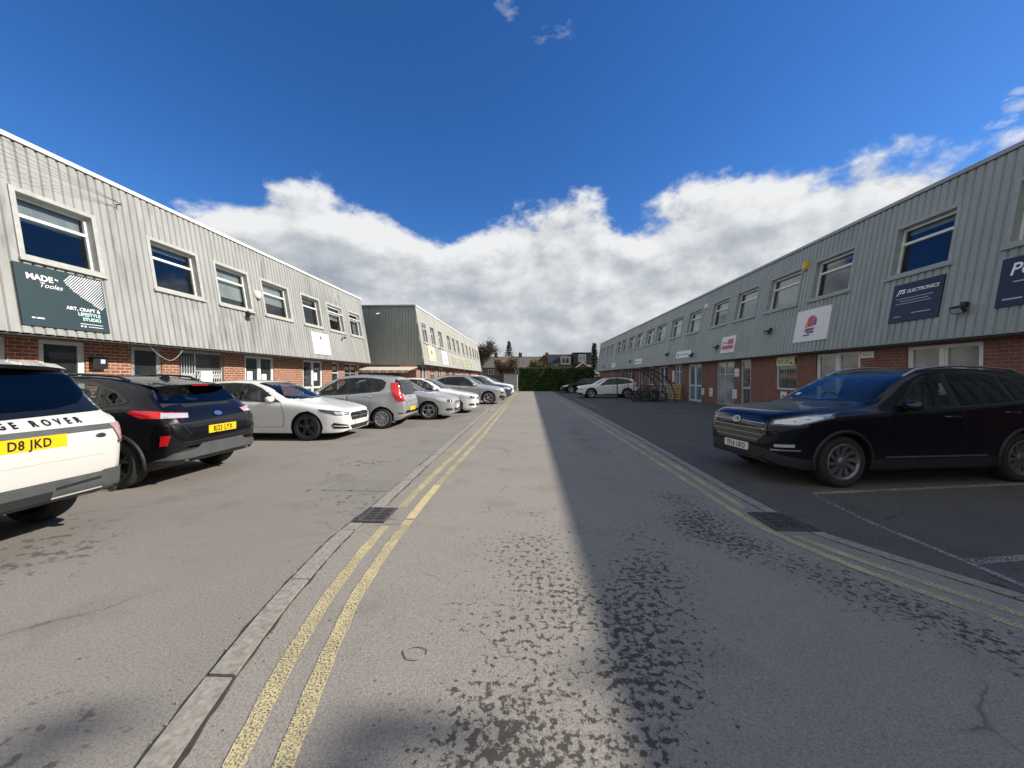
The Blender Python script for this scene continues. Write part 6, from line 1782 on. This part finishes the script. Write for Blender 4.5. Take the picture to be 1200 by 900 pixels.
# thin high wisps
def wisp(cx, cy, rx, ry, sc):
    a0, e0 = px(cx, cy)
    u = math_(nt, 'DIVIDE', math_(nt, 'SUBTRACT', az, a0), rx); v = math_(nt, 'DIVIDE', math_(nt, 'SUBTRACT', el, e0), ry)
    g = math_(nt, 'SUBTRACT', 1.0, math_(nt, 'ADD', math_(nt, 'MULTIPLY', u, u), math_(nt, 'MULTIPLY', v, v)))
    n = fbm(az, math_(nt, 'MULTIPLY', el, 1.6), sc, 8, .62)
    g = math_(nt, 'MAXIMUM', g, 0.0)
    k = math_(nt, 'MULTIPLY', math_(nt, 'ADD', math_(nt, 'SUBTRACT', n, .66), math_(nt, 'MULTIPLY', g, .2)), 5.0, clamp=True)
    return math_(nt, 'MULTIPLY', k, math_(nt, 'POWER', g, .5), clamp=True)
wsp = math_(nt, 'MAXIMUM', math_(nt, 'MULTIPLY', wisp(595, 12, .07, .05, 11), .4), math_(nt, 'MULTIPLY', wisp(645, 42, .07, .035, 12), .35))
wsp = math_(nt, 'MAXIMUM', wsp, wisp(1172, 130, .05, .028, 10)); wsp = math_(nt, 'MAXIMUM', wsp, math_(nt, 'MULTIPLY', wisp(1150, 160, .045, .018, 12), .9))
cover = math_(nt, 'MAXIMUM', cover, wsp)
# self shading of the clouds: sun-side rims bright, thick undersides grey
lit = math_(nt, 'ADD', .56, math_(nt, 'MULTIPLY', math_(nt, 'SUBTRACT', d0, d1), 1.15))
thick = math_(nt, 'MULTIPLY', math_(nt, 'SUBTRACT', d0, .25), .42)
lit = math_(nt, 'SUBTRACT', lit, math_(nt, 'MAXIMUM', thick, 0.0))
rp = N(nt, 'ShaderNodeValToRGB'); e_ = rp.color_ramp.elements
e_[0].position = .10; e_[0].color = (.42,.46,.53,1); e_[1].position = .8; e_[1].color = (1.0,1.01,1.02,1)
m_ = e_.new(.42); m_.color = (.62,.66,.71,1)
nt.links.new(lit, rp.inputs['Fac'])
b1 = N(nt, 'ShaderNodeBackground'); nt.links.new(sky.outputs[0], hs.inputs['Color']); nt.links.new(mixc(nt, 1.0, hs.outputs[0], (.62,.88,1.22,1), 'MULTIPLY'), b1.inputs['Color']); b1.inputs['Strength'].default_value = SKY_S
b2 = N(nt, 'ShaderNodeBackground'); nt.links.new(rp.outputs[0], b2.inputs['Color']); b2.inputs['Strength'].default_value = CLOUD_S
ms = N(nt, 'ShaderNodeMixShader'); nt.links.new(cover, ms.inputs[0]); nt.links.new(b1.outputs[0], ms.inputs[1]); nt.links.new(b2.outputs[0], ms.inputs[2])
nt.links.new(ms.outputs[0], out.inputs['Surface'])

sl = bpy.data.lights.new('sun', 'SUN'); sl.energy = SUN_S; sl.angle = R(.53); sl.color = (1, .925, .825)
so = link(bpy.data.objects.new('sun', sl)); so.rotation_euler = sd.to_track_quat('Z', 'Y').to_euler(); so.location = (20, 0, 30)

cam = bpy.data.cameras.new('camera'); cam.sensor_width = 36; cam.lens = 13.5; cam.clip_start = .05; cam.clip_end = 4000
co = link(bpy.data.objects.new('camera', cam)); co.location = (0, 0, 1.5)
yaw, pit = math.atan(21/450), math.atan(7.5/math.hypot(450, 21))
co.rotation_euler = (PI/2-pit, 0, yaw)
scene.camera = co
scene.view_settings.view_transform = 'Standard'; scene.view_settings.look = 'None'; scene.view_settings.gamma = 1; scene.view_settings.use_curve_mapping = False
scene.view_settings.exposure = EXPO
